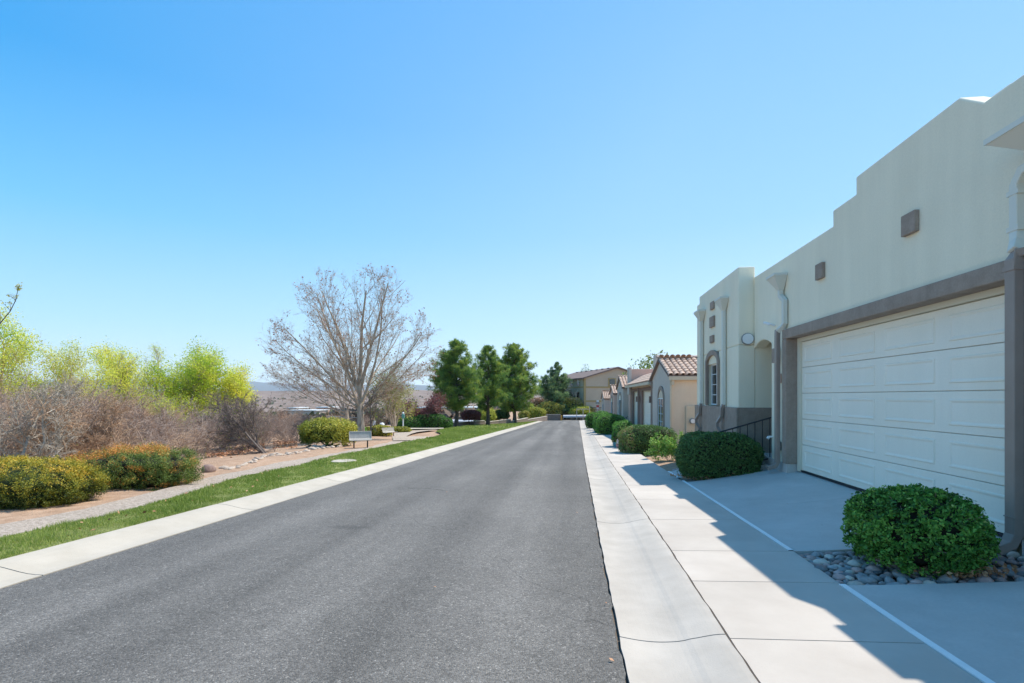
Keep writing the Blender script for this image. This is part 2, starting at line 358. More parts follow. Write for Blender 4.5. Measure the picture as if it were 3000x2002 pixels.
M['grass'] = leafmat('grass_blades', [(0, (.15, .22, .035)), (.55, (.29, .37, .07)), (.88, (.42, .45, .13)), (1, (.60, .50, .26))], .35)
M['rabbit'] = leafmat('yellow_scrub', [(0, (.16, .18, .03)), (.6, (.38, .36, .06)), (1, (.55, .44, .10))], .3)
M['rust'] = leafmat('rusty_scrub', [(0, (.2, .11, .06)), (1, (.42, .24, .13))], .2)
M['valley'] = mat('valley_scrub', (.17, .115, .085), (.29, .21, .165), .02, .95, detail=9)
M['hill'] = mat('mountain', (.10, .11, .115), (.17, .165, .16), .0016, 1, detail=9)
M['beige_bench'] = mat('bench_coating', (.42, .38, .33), (.5, .455, .40), 8, .6)

for k_, a_ in (('cream', .055), ('peach', .06), ('taupe', .06), ('rose', .06), ('trim', .16), ('door', .035), ('drive', .07)): weather(M[k_], a_)
# ------------------------------------------------------------------ ground sheets
def ground():
    ys = np.concatenate([np.arange(-40, 112, 1.0), 112*1.065**np.arange(1, 56)])
    xr = 14*1.08**np.arange(1, 72)
    xs = np.concatenate([(-46*1.08**np.arange(1, 58))[::-1], np.arange(-46, 14.1, .75), xr])
    X, Y = np.meshgrid(xs, ys); Z = hgt(X, Y)
    V = np.stack([X, Y, Z], -1).reshape(-1, 3); w = len(xs)
    i, j = np.meshgrid(np.arange(w-1), np.arange(len(ys)-1)); a = (j*w+i).ravel()
    F = np.stack([a, a+1, a+1+w, a+w], 1)
    cen = V[F].mean(1); d = np.hypot(cen[:, 0], cen[:, 1])
    me = raw_mesh('ground', V, F, M['dirt'], smooth=True)
    me.materials.append(M['valley']); me.polygons.foreach_set('material_index', (d > 170).astype(np.int32)); me.update()
    o = bpy.data.objects.new('ground', me); C.objects.link(o); props(o, kind='structure')
ground()

def sheet(name, ys, xl, xr, zf, mt, nx=2, parent=None, kind='structure'):
    V = []; F = []
    for y in ys:
        a, b = xl(y), xr(y)
        for k in range(nx+1):
            x = a+(b-a)*k/nx; V.append((x, y, zf(x, y)))
    w = nx+1
    for j in range(len(ys)-1):
        for k in range(nx): F.append((j*w+k, j*w+k+1, j*w+w+k+1, j*w+w+k))
    o = raw(name, V, F, mt, parent, smooth=True)
    if kind: props(o, kind=kind)
    return o
b1 = lambda x, y: float(base(y))
YS = list(np.arange(-12, 30, .1))+list(np.arange(30, 101, 1.0))
sheet('road', YS, lambda y: KL-.04, lambda y: XA(y)-.006+.006*math.sin(y*5)+.006*math.sin(y*13)+.004*math.sin(y*31), b1, M['asphalt'], 4)
# the cross street at the far end
sheet('cross_street', [99.9, 101, 104, 106.5], lambda y: -3.6, lambda y: 34, lambda x, y: float(base(y))-.004, M['asphalt'], 4)
# joint filler below the slabs
sheet('slab_bedding', YS, lambda y: XA(y)-.05, lambda y: XS(y)-.01, lambda x, y: float(base(y))-.022, M['joint'], 1)

def slab_root(name, label=None):
    o = bpy.data.objects.new(name, None); C.objects.link(o); props(o, kind='structure'); return o
def gprof(t):       # rolled gutter: from asphalt edge to sidewalk joint
    return .004-.022*math.sin(math.pi*min(t*1.5, 1))+.05*sst(.55, 1, t)
gut = slab_root('gutter'); walk = slab_root('sidewalk'); kerb = slab_root('kerb')
def strip_piece(name, y0, y1, xl, xr, prof, mt, parent, nx, th=.1, skew=0.0, jit=0):
    n = max(2, int((y1-y0)/(.16 if y0 < 14 else .5))+1); V = []; F = []; w = nx+1
    for j in range(n+1):
        y = y0+(y1-y0)*j/n
        for k in range(nx+1):
            t = k/nx; x = xl(y)+(xr(y)-xl(y))*t
            if k in (0, nx): x += jit*math.sin(y*7.3+k)*.4+jit*math.sin(y*17.1+k)*.35+jit*math.sin(y*41+k)*.25
            V.append((x, y, float(base(y))+float(prof(t))))
    nv = len(V); V += [(x, y, z-th) for x, y, z in V]
    for j in range(n):
        for k in range(nx): a = j*w+k; F.append((a, a+1, a+1+w, a+w))
    edge = [k for k in range(w)]+[j*w+nx for j in range(1, n+1)]+[n*w+k for k in range(nx-1, -1, -1)]+[j*w for j in range(n-1, 0, -1)]
    for i in range(len(edge)):
        a, b = edge[i], edge[(i+1) % len(edge)]; F.append((a, a+nv, b+nv, b))
    return raw(name, V, F, mt, parent)
y = -12.0
gj = [-12, -9, -6, -3, .3, 3.36, 6.9, 11.4, 13.6, 15.9]+[19+3.05*k for k in range(27)]
for a, b in zip(gj[:-1], gj[1:]):
    strip_piece('gutter_section', a+.006, b-.006, lambda y: XA(y)+.012, lambda y: XJ(y)-.009, gprof, M['gutter'], gut, 18, jit=.008)
sj = [-12, -10, -8, -6, -4, -2, -.35, 1.3, 2.86, 3.35, 4.42, 5.37, 6.9, 8.55, 10.2, 11.9, 13.6, 15.3]
sj = [-12, -9.6, -7.2, -4.8, -2.4, 0, 1.55, 3.32, 4.42, 5.37, 6.9, 8.5, 10.1, 11.7]+[13.3+1.6*k for k in range(54)]
for a, b in zip(sj[:-1], sj[1:]):
    strip_piece('slab', a+.005, b-.005, lambda y: XJ(y)+.009, lambda y: XS(y)-.015, lambda t: .046+.03*t, M['conc'], walk, 2, jit=.007)
def kprof(t): return .008+.07*sst(.1, .95, t)
kj = [-12+3.05*k for k in range(36)]
off = 7.05-kj[6]
kj = [k+off for k in kj if -12 < k+off < 98]
for a, b in zip(kj[:-1], kj[1:]):
    strip_piece('kerb_section', a+.006, b-.006, lambda y: KO, lambda y: KL, lambda t: kprof(1-t), M['kerb'], kerb, 8, jit=.006)
sheet('kerb_bedding', YS, lambda y: KO+.02, lambda y: KL+.01, lambda x, y: float(base(y))-.01, M['joint'], 1)

# lawn and gravel path
LB = [spot(*p) for p in [(0, 1575), (306, 1512), (555, 1445), (700, 1398), (880, 1362), (982, 1334), (1050, 1323), (1110, 1311), (1169, 1299)]]
LBY = [-12, 3]+[p[1] for p in LB]+[29, 33, 36, 42, 50, 60, 75, 90, 98]
LBX = [-6.45, -6.45]+[p[0] for p in LB]+[LB[-1][0]-.1, -8.3, -9.6, -10.6, -11.0, -10.6, -9.0, -7.0, -5.9]
def XL(y): return lerp(y, LBY, LBX)
def XP(y): return lerp(y, PLY, PLX)
yl = list(np.arange(-12, 30, .5))+list(np.arange(30, 98.5, 2))
sheet('lawn', yl, lambda y: XL(y)+.04*math.sin(y*3.1), lambda y: KO+.03, lambda x, y: float(base(y))+.075-.01*np.clip((KO-x-.2)/1.0, 0, 1), M['lawnsoil'], 4)
sheet('gravel_path', list(np.arange(-12, 29, .5)), lambda y: XP(y)+.05*math.sin(y*2.3)+.03*math.sin(y*5.1), lambda y: XL(y)+.02, lambda x, y: float(base(y))+.062+.008*wob(x, y, 2), M['path'], 5)
P2 = [spot(*p) for p in [(1152, 1292), (1149, 1281), (1156, 1270), (1195, 1260), (1236, 1257.5)]]
P3 = [spot(*p) for p in [(1206, 1291), (1190, 1280), (1205, 1272), (1222, 1267), (1285, 1259)]]
V = []; F = []
for a, b in zip(P2, P3): V += [(a[0], a[1], hz(a[0], a[1])+.03), (b[0], b[1], float(base(b[1]))+.09)]
for i in range(len(P2)-1): F.append((2*i, 2*i+1, 2*i+3, 2*i+2))
props(raw('garden_path', V, F, M['path']), kind='structure')
V = []
for px, py in [(1130, 1253), (1130, 1258), (1300, 1256.5), (1300, 1253.5)]:
    q = spot(px, py); V.append((q[0], q[1], float(base(q[1]))+.075))
props(raw('concrete_walk', V, [(0, 1, 2, 3)], M['kerb']), kind='structure')

def blades(name, boxes, mt, z_of, label=None):
    Vs = []; T = []
    for (y0, y1, dens, h, w) in boxes:
        ar = np.mean([KO-XL(t) for t in np.linspace(y0, y1, 7)])*(y1-y0); n = int(ar*dens)
        yy = NR.uniform(y0, y1, n); xl_ = np.interp(yy, LBY, LBX); xx = xl_+(KO-.01-xl_)*NR.uniform(-.01, 1, n)
        zz = base(yy)+.065
        cl = .65+.5*wob(xx*2, yy*2, 2.2)+.1
        hh = h*NR.uniform(.5, 1.3, n)*np.clip(cl, .35, 1.3); an = NR.uniform(0, 6.28, n); ww = w*NR.uniform(.6, 1.2, n)
        dx, dy = np.cos(an)*ww, np.sin(an)*ww
        lx, ly = NR.normal(0, .35, n)*hh, NR.normal(0, .35, n)*hh
        p = np.stack([xx, yy, zz], 1)
        a = p+np.stack([dx, dy, 0*dx], 1); b = p-np.stack([dx, dy, 0*dx], 1); c = p+np.stack([lx, ly, hh], 1)
        Vs.append(np.stack([a, b, c], 1).reshape(-1, 3))
        t = np.clip(.45+.22*wob(xx, yy, 1.1)+NR.normal(0, .2, n), 0, 1); T.append(np.repeat(t, 3))
    V = np.concatenate(Vs); F = np.arange(len(V)).reshape(-1, 3)
    return raw(name, V, F, mt, tint=np.concatenate(T))
g = blades('grass', [(2.5, 7, 5200, .055, .004), (7, 12, 2600, .055, .006), (12, 22, 900, .055, .011), (22, 45, 200, .07, .03), (45, 97, 40, .08, .07)], M['grass'], None)
props(g, 'short green grass on the verge along the left kerb', 'grass', kind='stuff')

# ------------------------------------------------------------------ vegetation generators
def norm(v): return v/max(1e-9, math.sqrt(v[0]*v[0]+v[1]*v[1]+v[2]*v[2]))
def grow(segs, tips, rng, p, d, Lg, r, lv, P):
    n = P['n'][lv]; st = Lg/n; mx = len(P['n'])-1; r_end = r*P['taper'][lv]
    for i in range(n):
        nz = np.array([rng.gauss(0, 1), rng.gauss(0, 1), rng.gauss(0, 1)])*P['wob'][lv]
        d = norm(d+nz+np.array([0, 0, P['up'][lv]]))
        q = p+d*st; ra = r+(r_end-r)*i/n; rb = r+(r_end-r)*(i+1)/n
        segs.append((*p, *q, ra, rb))
        if lv < mx and i+1 > P['start'][lv]*n:
            for _ in range(P['kids'][lv]):
                if rng.random() > P['prob'][lv]: continue
                ang = math.radians(P['ang'][lv]*rng.uniform(.7, 1.25)); az = rng.uniform(0, 6.283)
                ref = np.array([0, 0, 1.]) if abs(d[2]) < .9 else np.array([1., 0, 0])
                a = norm(np.cross(d, ref)); b = np.cross(d, a)
                nd = d*math.cos(ang)+(a*math.cos(az)+b*math.sin(az))*math.sin(ang)
                f = 1-.55*(i/n)
                grow(segs, tips, rng, q-d*st*rng.random()*.8, norm(nd), Lg*P['ratio'][lv]*f*rng.uniform(.75, 1.2), max(rb*P['rr'][lv], P['rmin']), lv+1, P)
        p = q
    tips.append((p[0], p[1], p[2], lv))
    return p
def segmesh(segs, thick=.02):
    A = np.array(segs); out = []; fo = []; base_i = 0
    for n, sel in ((7, A[:, 6] > thick), (3, A[:, 6] <= thick)):
        B = A[sel]
        if not len(B): continue
        p, q = B[:, :3], B[:, 3:6]; d = q-p; L = np.linalg.norm(d, axis=1, keepdims=True)+1e-9; d = d/L
        ov = np.minimum(B[:, 6:7]*.5, L*.3); q = q+d*ov; p = p-d*ov*.5
        ref = np.where(np.abs(d[:, 2:3]) < .9, np.array([[0, 0, 1.]]), np.array([[1., 0, 0]]))
        a = np.cross(d, ref); a /= np.linalg.norm(a, axis=1, keepdims=True); b = np.cross(d, a)
        an = np.arange(n)*2*math.pi/n
        ring = a[:, None]*np.cos(an)[None, :, None]+b[:, None]*np.sin(an)[None, :, None]
        V = np.concatenate([p[:, None]+ring*B[:, 6][:, None, None], q[:, None]+ring*B[:, 7][:, None, None]], 1)
        m = len(B); k = np.arange(n); f = np.stack([k, (k+1) % n, (k+1) % n+n, k+n], 1)
        fo.append((f[None]+(np.arange(m)*2*n)[:, None, None]).reshape(-1, 4)+base_i)
        out.append(V.reshape(-1, 3)); base_i += m*2*n
    return np.concatenate(out), np.concatenate(fo)
def leafquads(P, size, tint, tj=.15, nrm=None, spread=1.0, asp=.55, jitter=0.0):
    n = len(P); P = np.asarray(P, float)
    if jitter: P = P+NR.normal(0, jitter, (n, 3))
    d = NR.normal(0, 1, (n, 3))
    if nrm is not None: d = nrm*1.0+d*spread
    d /= np.linalg.norm(d, axis=1, keepdims=True)+1e-9
    r = NR.normal(0, 1, (n, 3)); a = np.cross(d, r); a /= np.linalg.norm(a, axis=1, keepdims=True)+1e-9; b = np.cross(d, a)
    s = (size*NR.uniform(.6, 1.35, n))[:, None]
    V = np.stack([P-a*s, P+b*s*asp+a*s*.1, P+a*s, P-b*s*asp+a*s*.1], 1).reshape(-1, 3)
    F = np.arange(n*4).reshape(-1, 4)
    t = np.clip(np.broadcast_to(tint, (n,))+NR.normal(0, tj, n), 0, 1)
    return V, F, np.repeat(t, 4)
def lump(u, amp, f=3.0, ph=0.0):
    return 1+amp*(np.sin(u[:, 0]*f*2.1+ph)*np.sin(u[:, 1]*f*1.7+ph*2)+np.sin(u[:, 2]*f*2.6+u[:, 0]*f+ph*3)*.6+.5*np.sin(u[:, 1]*f*4.1-u[:, 2]*f*3+ph))
def superpt(n, e=2.6, zmin=-.75):
    u = NR.normal(0, 1, (int(n*1.9)+20, 3)); u /= np.linalg.norm(u, axis=1, keepdims=True)
    k = (np.abs(u)**e).sum(1)**(-1/e); u2 = u*k[:, None]
    u2 = u2[u2[:, 2] > zmin][:n]
    return u2
def hedge(name, label, cat, c, rad, n, ls, mt, e=2.6, amp=.05, ph=0.0, tintf=None, group=None, zmin=-.8, asp=.55, spread=1.0, stem=False, inner='inner', fr=3.0, shell=.16, bits=0, clumps=None):
    """c = base centre on the ground, rad = half sizes; the body stands on the ground"""
    cz = c[2]+rad[2]*(-zmin)+(stem or 0)
    t = thing(name, label, cat, c, group); cc = np.array([c[0], c[1], cz]); ra = np.array(rad)
    # solid inner mass; its near-black colour paints the shade between the leaves
    nu, nv = 28, 16; V = []; F = []
    for j in range(nv+1):
        th = math.pi*j/nv
        for i in range(nu):
            a = 2*math.pi*i/nu; V.append((math.sin(th)*math.cos(a), math.sin(th)*math.sin(a), math.cos(th)))
    V = np.array(V); k = (np.abs(V)**e).sum(1)**(-1/e); U = V/np.linalg.norm(V, axis=1, keepdims=True)
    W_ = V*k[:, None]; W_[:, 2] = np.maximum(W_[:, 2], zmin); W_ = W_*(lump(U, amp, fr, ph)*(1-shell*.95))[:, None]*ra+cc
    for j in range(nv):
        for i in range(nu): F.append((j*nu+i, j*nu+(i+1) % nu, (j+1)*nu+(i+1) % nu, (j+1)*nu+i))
    raw('shade_core', W_, F, M[inner], t, smooth=True)
    u = superpt(n, e, zmin); U = u/np.linalg.norm(u, axis=1, keepdims=True)
    dep = NR.random(len(u))**1.8
    P = u*(lump(U, amp, fr, ph)*(1.01-dep*shell+np.where(NR.random(len(u)) < .12, NR.random(len(u))*.07, 0)))[:, None]*ra+cc
    nr = u/ra; nr /= np.linalg.norm(nr, axis=1, keepdims=True)
    if clumps:                                  # leaves gathered into sprays with gaps between them
        K, sg = clumps; cu = superpt(K, e, zmin); K = len(cu); cU = cu/np.linalg.norm(cu, axis=1, keepdims=True)
        cP = cu*(lump(cU, amp, fr, ph)*(1-NR.random(K)*.10))[:, None]*ra+cc; cn = cu/ra; cn /= np.linalg.norm(cn, axis=1, keepdims=True)
        ix = NR.integers(0, K, n); rr_ = NR.random(n)**.6; dv = NR.normal(0, 1, (n, 3)); dv /= np.linalg.norm(dv, axis=1, keepdims=True)
        P = cP[ix]+dv*(rr_*sg)[:, None]*np.array([1, 1, 1.15])+cn[ix]*(rr_*sg*.35)[:, None]; u = cu[ix]; nr = cn[ix]*.6+dv*.6; P = np.maximum(P, [-1e9, -1e9, c[2]+.01])
        cph = (NR.normal(0, .13, K)-.10*(NR.random(K) < .25))[ix]
    cl = .5+.5*np.sin(P[:, 0]*17/ls*.05+ph)*np.sin(P[:, 1]*15/ls*.05)*np.sin(P[:, 2]*19/ls*.05+1)
    if tintf is None: ti = .45+.25*(cl-.5)
    else: ti = tintf(u, P, cl)
    if clumps: ti = ti+cph
    V, F, T = leafquads(P, ls, ti, .10 if clumps else .16, nr, spread, asp)
    raw('foliage', V, F, mt, t, tint=T)
    if stem is not False and stem:
        mb = MB()
        for k in range(5):
            a = k*1.26+ph; mb.tube([(c[0]+.08*math.cos(a), c[1]+.08*math.sin(a), c[2]-.03), (c[0]+rad[0]*.5*math.cos(a), c[1]+rad[1]*.5*math.sin(a), cz-rad[2]*.4)], [.035, .02], 6)
        mb.build('stem', M['darkbark'], t)
    if bits:
        m = MB()
        for _ in range(bits):
            a = R.uniform(0, 6.28); z = R.uniform(-.5, .9); rr = math.sqrt(max(0, 1-z*z))
            p = Vector((c[0]+rad[0]*rr*math.cos(a)*.95, c[1]+rad[1]*rr*math.sin(a)*.95, cz+rad[2]*z*.95)); d = (p-Vector(cc)).normalized()
            m.tube([p, p+(d+Vector((R.uniform(-.6, .6), R.uniform(-.6, .6), R.uniform(-.3, .6))))*ls*4], [.003, .0015], 3)
        m.build('twig', M['twig2'], t)['kind'] = 'stuff'
    return t

# ------------------------------------------------------------------ the near adobe house
XF, XT, XD = 4.02, 3.955, 4.20
house = thing('adobe_house', 'cream stucco adobe style townhouse with stepped parapet and wide garage door on the right', 'house', (6.5, 6, 0))
arch = [(11.795-.985*k/10, 2.42+.13*math.sin(math.pi*k/10)**.8) for k in range(11)]
out = [(-6, -.7), (-6, 4.24), (5.50, 4.24), (5.82, 4.47), (7.75, 4.47), (7.75, 4.225), (8.39, 4.225), (8.39, 3.985), (11.795, 3.985)]
out += arch+[(10.81, -.7), (10.06, -.7), (10.06, 2.5), (5.05, 2.5), (5.05, -.7), (4.35, -.7), (4.35, 2.5), (-.5, 2.5), (-.5, -.7)]
MB().prism_x(out, XF, XF+.262).build('wall', M['cream'], house, bevel=.022, seg=3)
b = MB().box(4.283, 12, -6, 10.7, -.7, 2.9).box(4.283, 12, -6, 11.79, 2.9, 3.6)
b.box(6, 12, 10.7, 11.79, -.7, 2.9)
b.build('house_body', M['cream'], house)
# parapet return at the high step (sunlit cap)
MB().box(4.285, 4.9, 5.52, 5.8, 3.6, 4.44).build('parapet_return', M['cream'], house, bevel=.03)
MB().box(4.285, 4.6, 5.81, 7.7, 3.6, 4.44).build('parapet_return', M['cream'], house, bevel=.03)
# lintels and piers
def lintel(y0, y1):
    MB().box(XT, XD-.003, y0, y1, 2.43, 2.61).build('lintel', M['trim'], house, bevel=.012)
lintel(4.93, 10.13); lintel(-.7, 4.47)
MB().box(XT, XD-.003, 9.96, 10.13, .12, 2.428).build('pier', M['trim'], house, bevel=.012)
MB().box(XT, XD-.003, 4.93, 5.06, .1, 2.428).build('pier', M['trim'], house, bevel=.012)
MB().box(XT, XD-.003, 4.34, 4.928, .1, 2.609).build('pier', M['trim'], house, bevel=.012)
MB().box(XF-.03, 4.19, 9.99, 10.9, -.5, .118).build('foundation', M['drive'], house)
MB().box(XF-.03, 4.19, 4.34, 5.03, -.5, .098).build('foundation', M['drive'], house)
def garage(y0, y1, mats=M, xd=XD, zt=2.43, par=None, ns=5, npn=4, z0=0.0, detail=True, mt='door'):
    par = par or house
    MB().box(xd-.045, xd+.04, y1-.09, y1, z0, zt-.002).box(xd-.045, xd+.04, y0, y0+.09, z0, zt-.002).box(xd-.045, xd+.04, y0+.09, y1-.09, zt-.07, zt-.002).build('door_frame', M['doorframe'], par)
    a, c = y0+.094, y1-.094; hs = (zt-.075-z0-.02)/ns
    core = MB().box(xd+.035, xd+.06, a, c, z0+.02, zt-.07).build('garage_door', M[mt], par)
    for i in range(ns):
        z = z0+.02+i*hs
        MB().box(xd, xd+.034, a, c, z+.004, z+hs-.003).build('door_section', M[mt], core, origin=wloc(par), bevel=.004, seg=1)
        if not detail: continue
        pw = (c-a)/npn
        for k in range(npn):
            p0, p1 = a+k*pw+.11, a+(k+1)*pw-.11; q0, q1 = z+.085, z+hs-.085; e = .028; xo = xd-.0005; xi = xd-.012
            m = MB(); mid = []
            # raised moulding round a flat field
            o_ = [(p0, q0), (p1, q0), (p1, q1), (p0, q1)]
            def ring(s): return [(p0+s, q0+s), (p1-s, q0+s), (p1-s, q1-s), (p0+s, q1-s)]
            rs = [(ring(0), xo+.002), (ring(.010), xd-.011), (ring(.024), xd-.011), (ring(.045), xd-.001)]
            vs = [(x_, yy, zz) for r_, x_ in rs for yy, zz in r_]
            fs = [(4*j+i2, 4*j+(i2+1) % 4, 4*j+4+(i2+1) % 4, 4*j+4+i2) for j in range(3) for i2 in range(4)]+[(12, 13, 14, 15)]
            m.add(vs, fs).build('raised_panel', M[mt], core, origin=wloc(par))
    MB().box(xd-.02, xd+.03, a, c, z0-.01, z0+.018).build('bottom_seal', M['seal'], par)
garage(5.06, 9.955); garage(-.5, 4.33)
# square accent blocks
for (ya, yb, za, zb) in ((6.42, 6.67, 3.28, 3.53), (8.62, 8.85, 3.25, 3.50), (3.0, 3.25, 3.28, 3.53)):
    MB().box(XF-.055, XF-.001, ya, yb, za, zb).build('accent_block', M['trim'], house, bevel=.008)
def hopper(x, ya, yb, zt, zb, out_=.24, pw=.045, name='rain_hopper', par=None):
    yc = (ya+yb)/2-.03; xo = x-out_
    m = MB(); m.box(xo, x-.001, ya, yb, zt-.02, zt+.03)
    m.hexa([(x-.10, yc-pw, zb), (x-.02, yc-pw, zb), (x-.02, yc+pw, zb), (x-.10, yc+pw, zb)], [(xo+.01, ya+.01, zt-.02), (x-.002, ya+.01, zt-.02), (x-.002, yb-.01, zt-.02), (xo+.01, yb-.01, zt-.02)])
    return m.build(name, M['pipe_l'], par or house), yc
h, yc = hopper(XF, 10.03, 10.44, 3.64, 3.37)
MB().tube([(3.96, yc, 3.38), (3.96, yc, 3.27), (3.965, yc-.08, 3.21), (3.965, yc-.17, 3.15), (3.965, yc-.17, 2.72), (3.95, yc-.10, 2.66), (3.90, yc-.03, 2.60)], 0, rect=(.04, .042)).build('downspout', M['pipe_l'], house, bevel=.008)
MB().tube([(3.905, 10.2, 2.63), (3.90, 10.2, 2.5), (3.90, 10.2, .12), (3.86, 10.2, .05), (3.72, 10.2, .0)], 0, rect=(.038, .05)).build('downspout', M['pipe_b'], house, bevel=.008)
h, yc = hopper(XF, 4.30, 4.98, 3.60, 3.34, .38, .05)
MB().tube([(3.94, yc, 3.36), (3.94, yc+.06, 3.31), (3.955, 4.82, 3.36), (3.955, 4.95, 3.34), (3.955, 5.02, 3.24), (3.955, 5.02, 2.82), (3.935, 4.995, 2.73), (3.88, 4.95, 2.63)], 0, rect=(.042, .05)).build('downspout', M['pipe_l'], house, bevel=.008)
for z in (3.17, 2.85): MB().box(3.90, 4.0, 4.96, 5.08, z-.022, z+.022).build('pipe_clip', M['pipe_l'], house)
MB().tube([(3.92, 4.88, 2.60), (3.875, 4.93, 2.62), (3.86, 4.945, 2.56), (3.86, 4.945, .16), (3.82, 4.945, .07), (3.70, 4.945, .015)], 0, rect=(.040, .052)).build('downspout', M['pipe_b'], house, bevel=.01)
MB().box(3.812, 3.91, 4.885, 5.005, 2.46, 2.50).build('pipe_clip', M['pipe_b'], house)
MB().box(3.815, 3.905, 4.89, 5.0, .30, .31).build('pipe_clip', M['pipe_b'], house)
# little fittings by the porch
MB().box(XF-.09, XF-.002, 10.36, 10.56, 2.02, 2.30).build('wall_lamp', M['trim'], house, bevel=.01)
m = MB().box(XF-.015, XF-.002, 10.30, 10.48, 1.62, 1.80); m.build('number_plate', M['rose'], house)
MB().box(XF-.018, XF-.014, 10.34, 10.46, 1.66, 1.76).build('plate_face', M['white'], house)
MB().box(XF-.07, XF-.002, 10.30, 10.42, .33, .50).build('outlet_box', M['grey'], house, bevel=.015)
MB().tube([(XF-.002, 10.62, 2.76), (XF-.10, 10.64, 2.80)], .018, 8).tube([(XF-.08, 10.66, 2.79), (XF-.16, 10.76, 2.84)], .03, 8).build('security_light', M['white'], house)
MB().tube([(XF-.002, 10.72, .56), (XF-.07, 10.74, .56)], .02, 8).tube([(XF-.07, 10.74, .56), (XF-.10, 10.74, .52)], .03, 8).build('hose_bib', M['white'], house)
# tower with the arched window
TX = 3.69
wy0, wy1, wz0, wz1 = 13.28, 14.34, 1.10, 2.50
tow = [(11.8, wz1), (11.8, 4.23), (15.22, 4.23), (15.22, 4.03), (15.5, 4.03), (15.5, wz1)]
m = MB().prism_x(tow, TX, 4.05)
m.build('tower_wall', M['cream'], house, bevel=.03, seg=3)
MB().box(TX, 4.05, 11.8, wy0, -.8, wz1-.0).build('tower_wall', M['cream'], house, bevel=.02)
MB().box(TX, 4.05, wy1, 15.5, -.8, wz1-.0).build('tower_wall', M['cream'], house, bevel=.02)
MB().box(TX+.001, 4.05, wy0+.001, wy1-.001, -.8, wz0).build('tower_wall', M['cream'], house)
MB().box(4.051, 11, 11.8, 15.5, -.9, 3.85).build('house_body', M['cream'], house)
# wainscot
MB().box(3.64, TX-.001, 11.755, 15.56, -.85, 1.12).build('wainscot', M['trim'], house, bevel=.012)
MB().box(TX, 6, 11.755, 11.798, -.85, 1.119).build('wainscot', M['trim'], house, bevel=.006)
MB().box(TX, 9, 15.502, 15.56, -.9, 1.119).build('wainscot', M['trim'], house, bevel=.006)

def arch_window(par, X, y0, y1, z0, zs, rise, tw, depth=.12, mull=True, arched_glass=False, trim='trim', nb=4, wall='cream', proud=.045, pointed=False):
    """opening y0..y1, z0..zs (spring) with an arched head; the trim stands proud of the wall plane X"""
    yc = (y0+y1)/2; hw = (y1-y0)/2; N_ = 12
    def arc(w, r, zb): 
        return [(yc+w*math.cos(math.pi*k/N_), zb+r*math.sin(math.pi*k/N_)) for k in range(N_+1)]
    inner = [(y1, z0)]+arc(hw, rise, zs)+[(y0, z0)]
    outer = [(y1+tw, z0-.0)]+arc(hw+tw, rise+tw, zs)+[(y0-tw, z0-.0)]
    vs = []; fs = []; n = len(inner)
    for x in (X-proud, X+.03):
        vs += [(x, a, b) for a, b in inner]+[(x, a, b) for a, b in outer]
    for i in range(n-1):
        fs += [(i, i+1, n+i+1, n+i), (2*n+i, 3*n+i, 3*n+i+1, 2*n+i+1), (n+i, n+i+1, 3*n+i+1, 3*n+i), (i, 2*n+i, 2*n+i+1, i+1)]
    fs += [(0, n, 3*n, 2*n), (n-1, 3*n-1, 4*n-1, 2*n-1)]
    tr = MB().add(vs, fs).build('window_trim', M[trim], par)
    w = MB().box(X+depth-.005, X+depth+(.03 if depth > .02 else .008), y0+.001, y1-.001, z0, zs if not arched_glass else zs+rise*.7).build('window', M['glass'], par)
    if not arched_glass:
        hd = [(y1-.001, zs)]+arc(hw-.002, rise, zs+.001)+[(y0+.001, zs)]
        MB().prism_x(hd, X-.012 if depth < .02 else X+.02, X-.002 if depth < .02 else X+depth+.03).build('arch_panel', M[wall], par)
    f = .035; xa = X+depth-.03; xb = X+depth-.006
    ztop = zs if not arched_glass else zs+rise*.7
    fr = MB().box(xa, xb, y0, y0+f, z0, ztop).box(xa, xb, y1-f, y1, z0, ztop).box(xa, xb, y0+f, y1-f, z0, z0+f).box(xa, xb, y0+f, y1-f, ztop-f, ztop).box(xa, xb, yc-f*.4, yc+f*.4, z0+f, ztop-f)
    fr.build('window_frame', M['white'], w, origin=wloc(par))
    if mull:
        for k in range(1, nb):
            zz = z0+(ztop-z0)*k/nb
            MB().box(xa+.008, xb-.002, y0+f, yc-f*.5, zz-.009, zz+.009).box(xa+.008, xb-.002, yc+f*.5, y1-f, zz-.009, zz+.009).build('muntin', M['white'], w, origin=wloc(par))
    return tr
arch_window(house, TX, 13.31, 14.31, 1.14, 2.22, .22, .13)
for (ya, yb, za, zb) in ((13.62, 13.9, 3.44, 3.62), (13.62, 13.98, 2.98, 3.32), (13.65, 13.93, 2.76, 2.93)):
    pass
for (ya, yb, za, zb) in ((13.62, 13.92, 3.62, 3.82), (13.6, 13.98, 3.16, 3.44), (13.66, 13.96, 2.76, 2.95)):
    MB().box(TX-.05, TX-.001, ya, yb, za, zb).build('accent_block', M['trim'], house, bevel=.008)
for (ya, yb, zt, py_) in ((12.45, 12.95, 3.68, 12.68), (14.5, 15.05, 3.72, 14.74)):
    h, yc = hopper(TX, ya, yb, zt, zt-.27, .2)
    MB().tube([(TX-.06, yc, zt-.26), (TX-.06, yc, 1.17)], 0, rect=(.035, .045)).build('downspout', M['pipe_l'], house)
    MB().tube([(TX-.06, yc, 1.18), (TX-.10, yc, 1.08), (TX-.10, yc+.02, .9), (TX-.17, yc+.12, .74), (TX-.17, yc+.12, .62), (TX-.11, yc+.04, .5), (TX-.11, yc+.04, -.35)], 0, rect=(.035, .045)).build('downspout', M['pipe_b'], house)
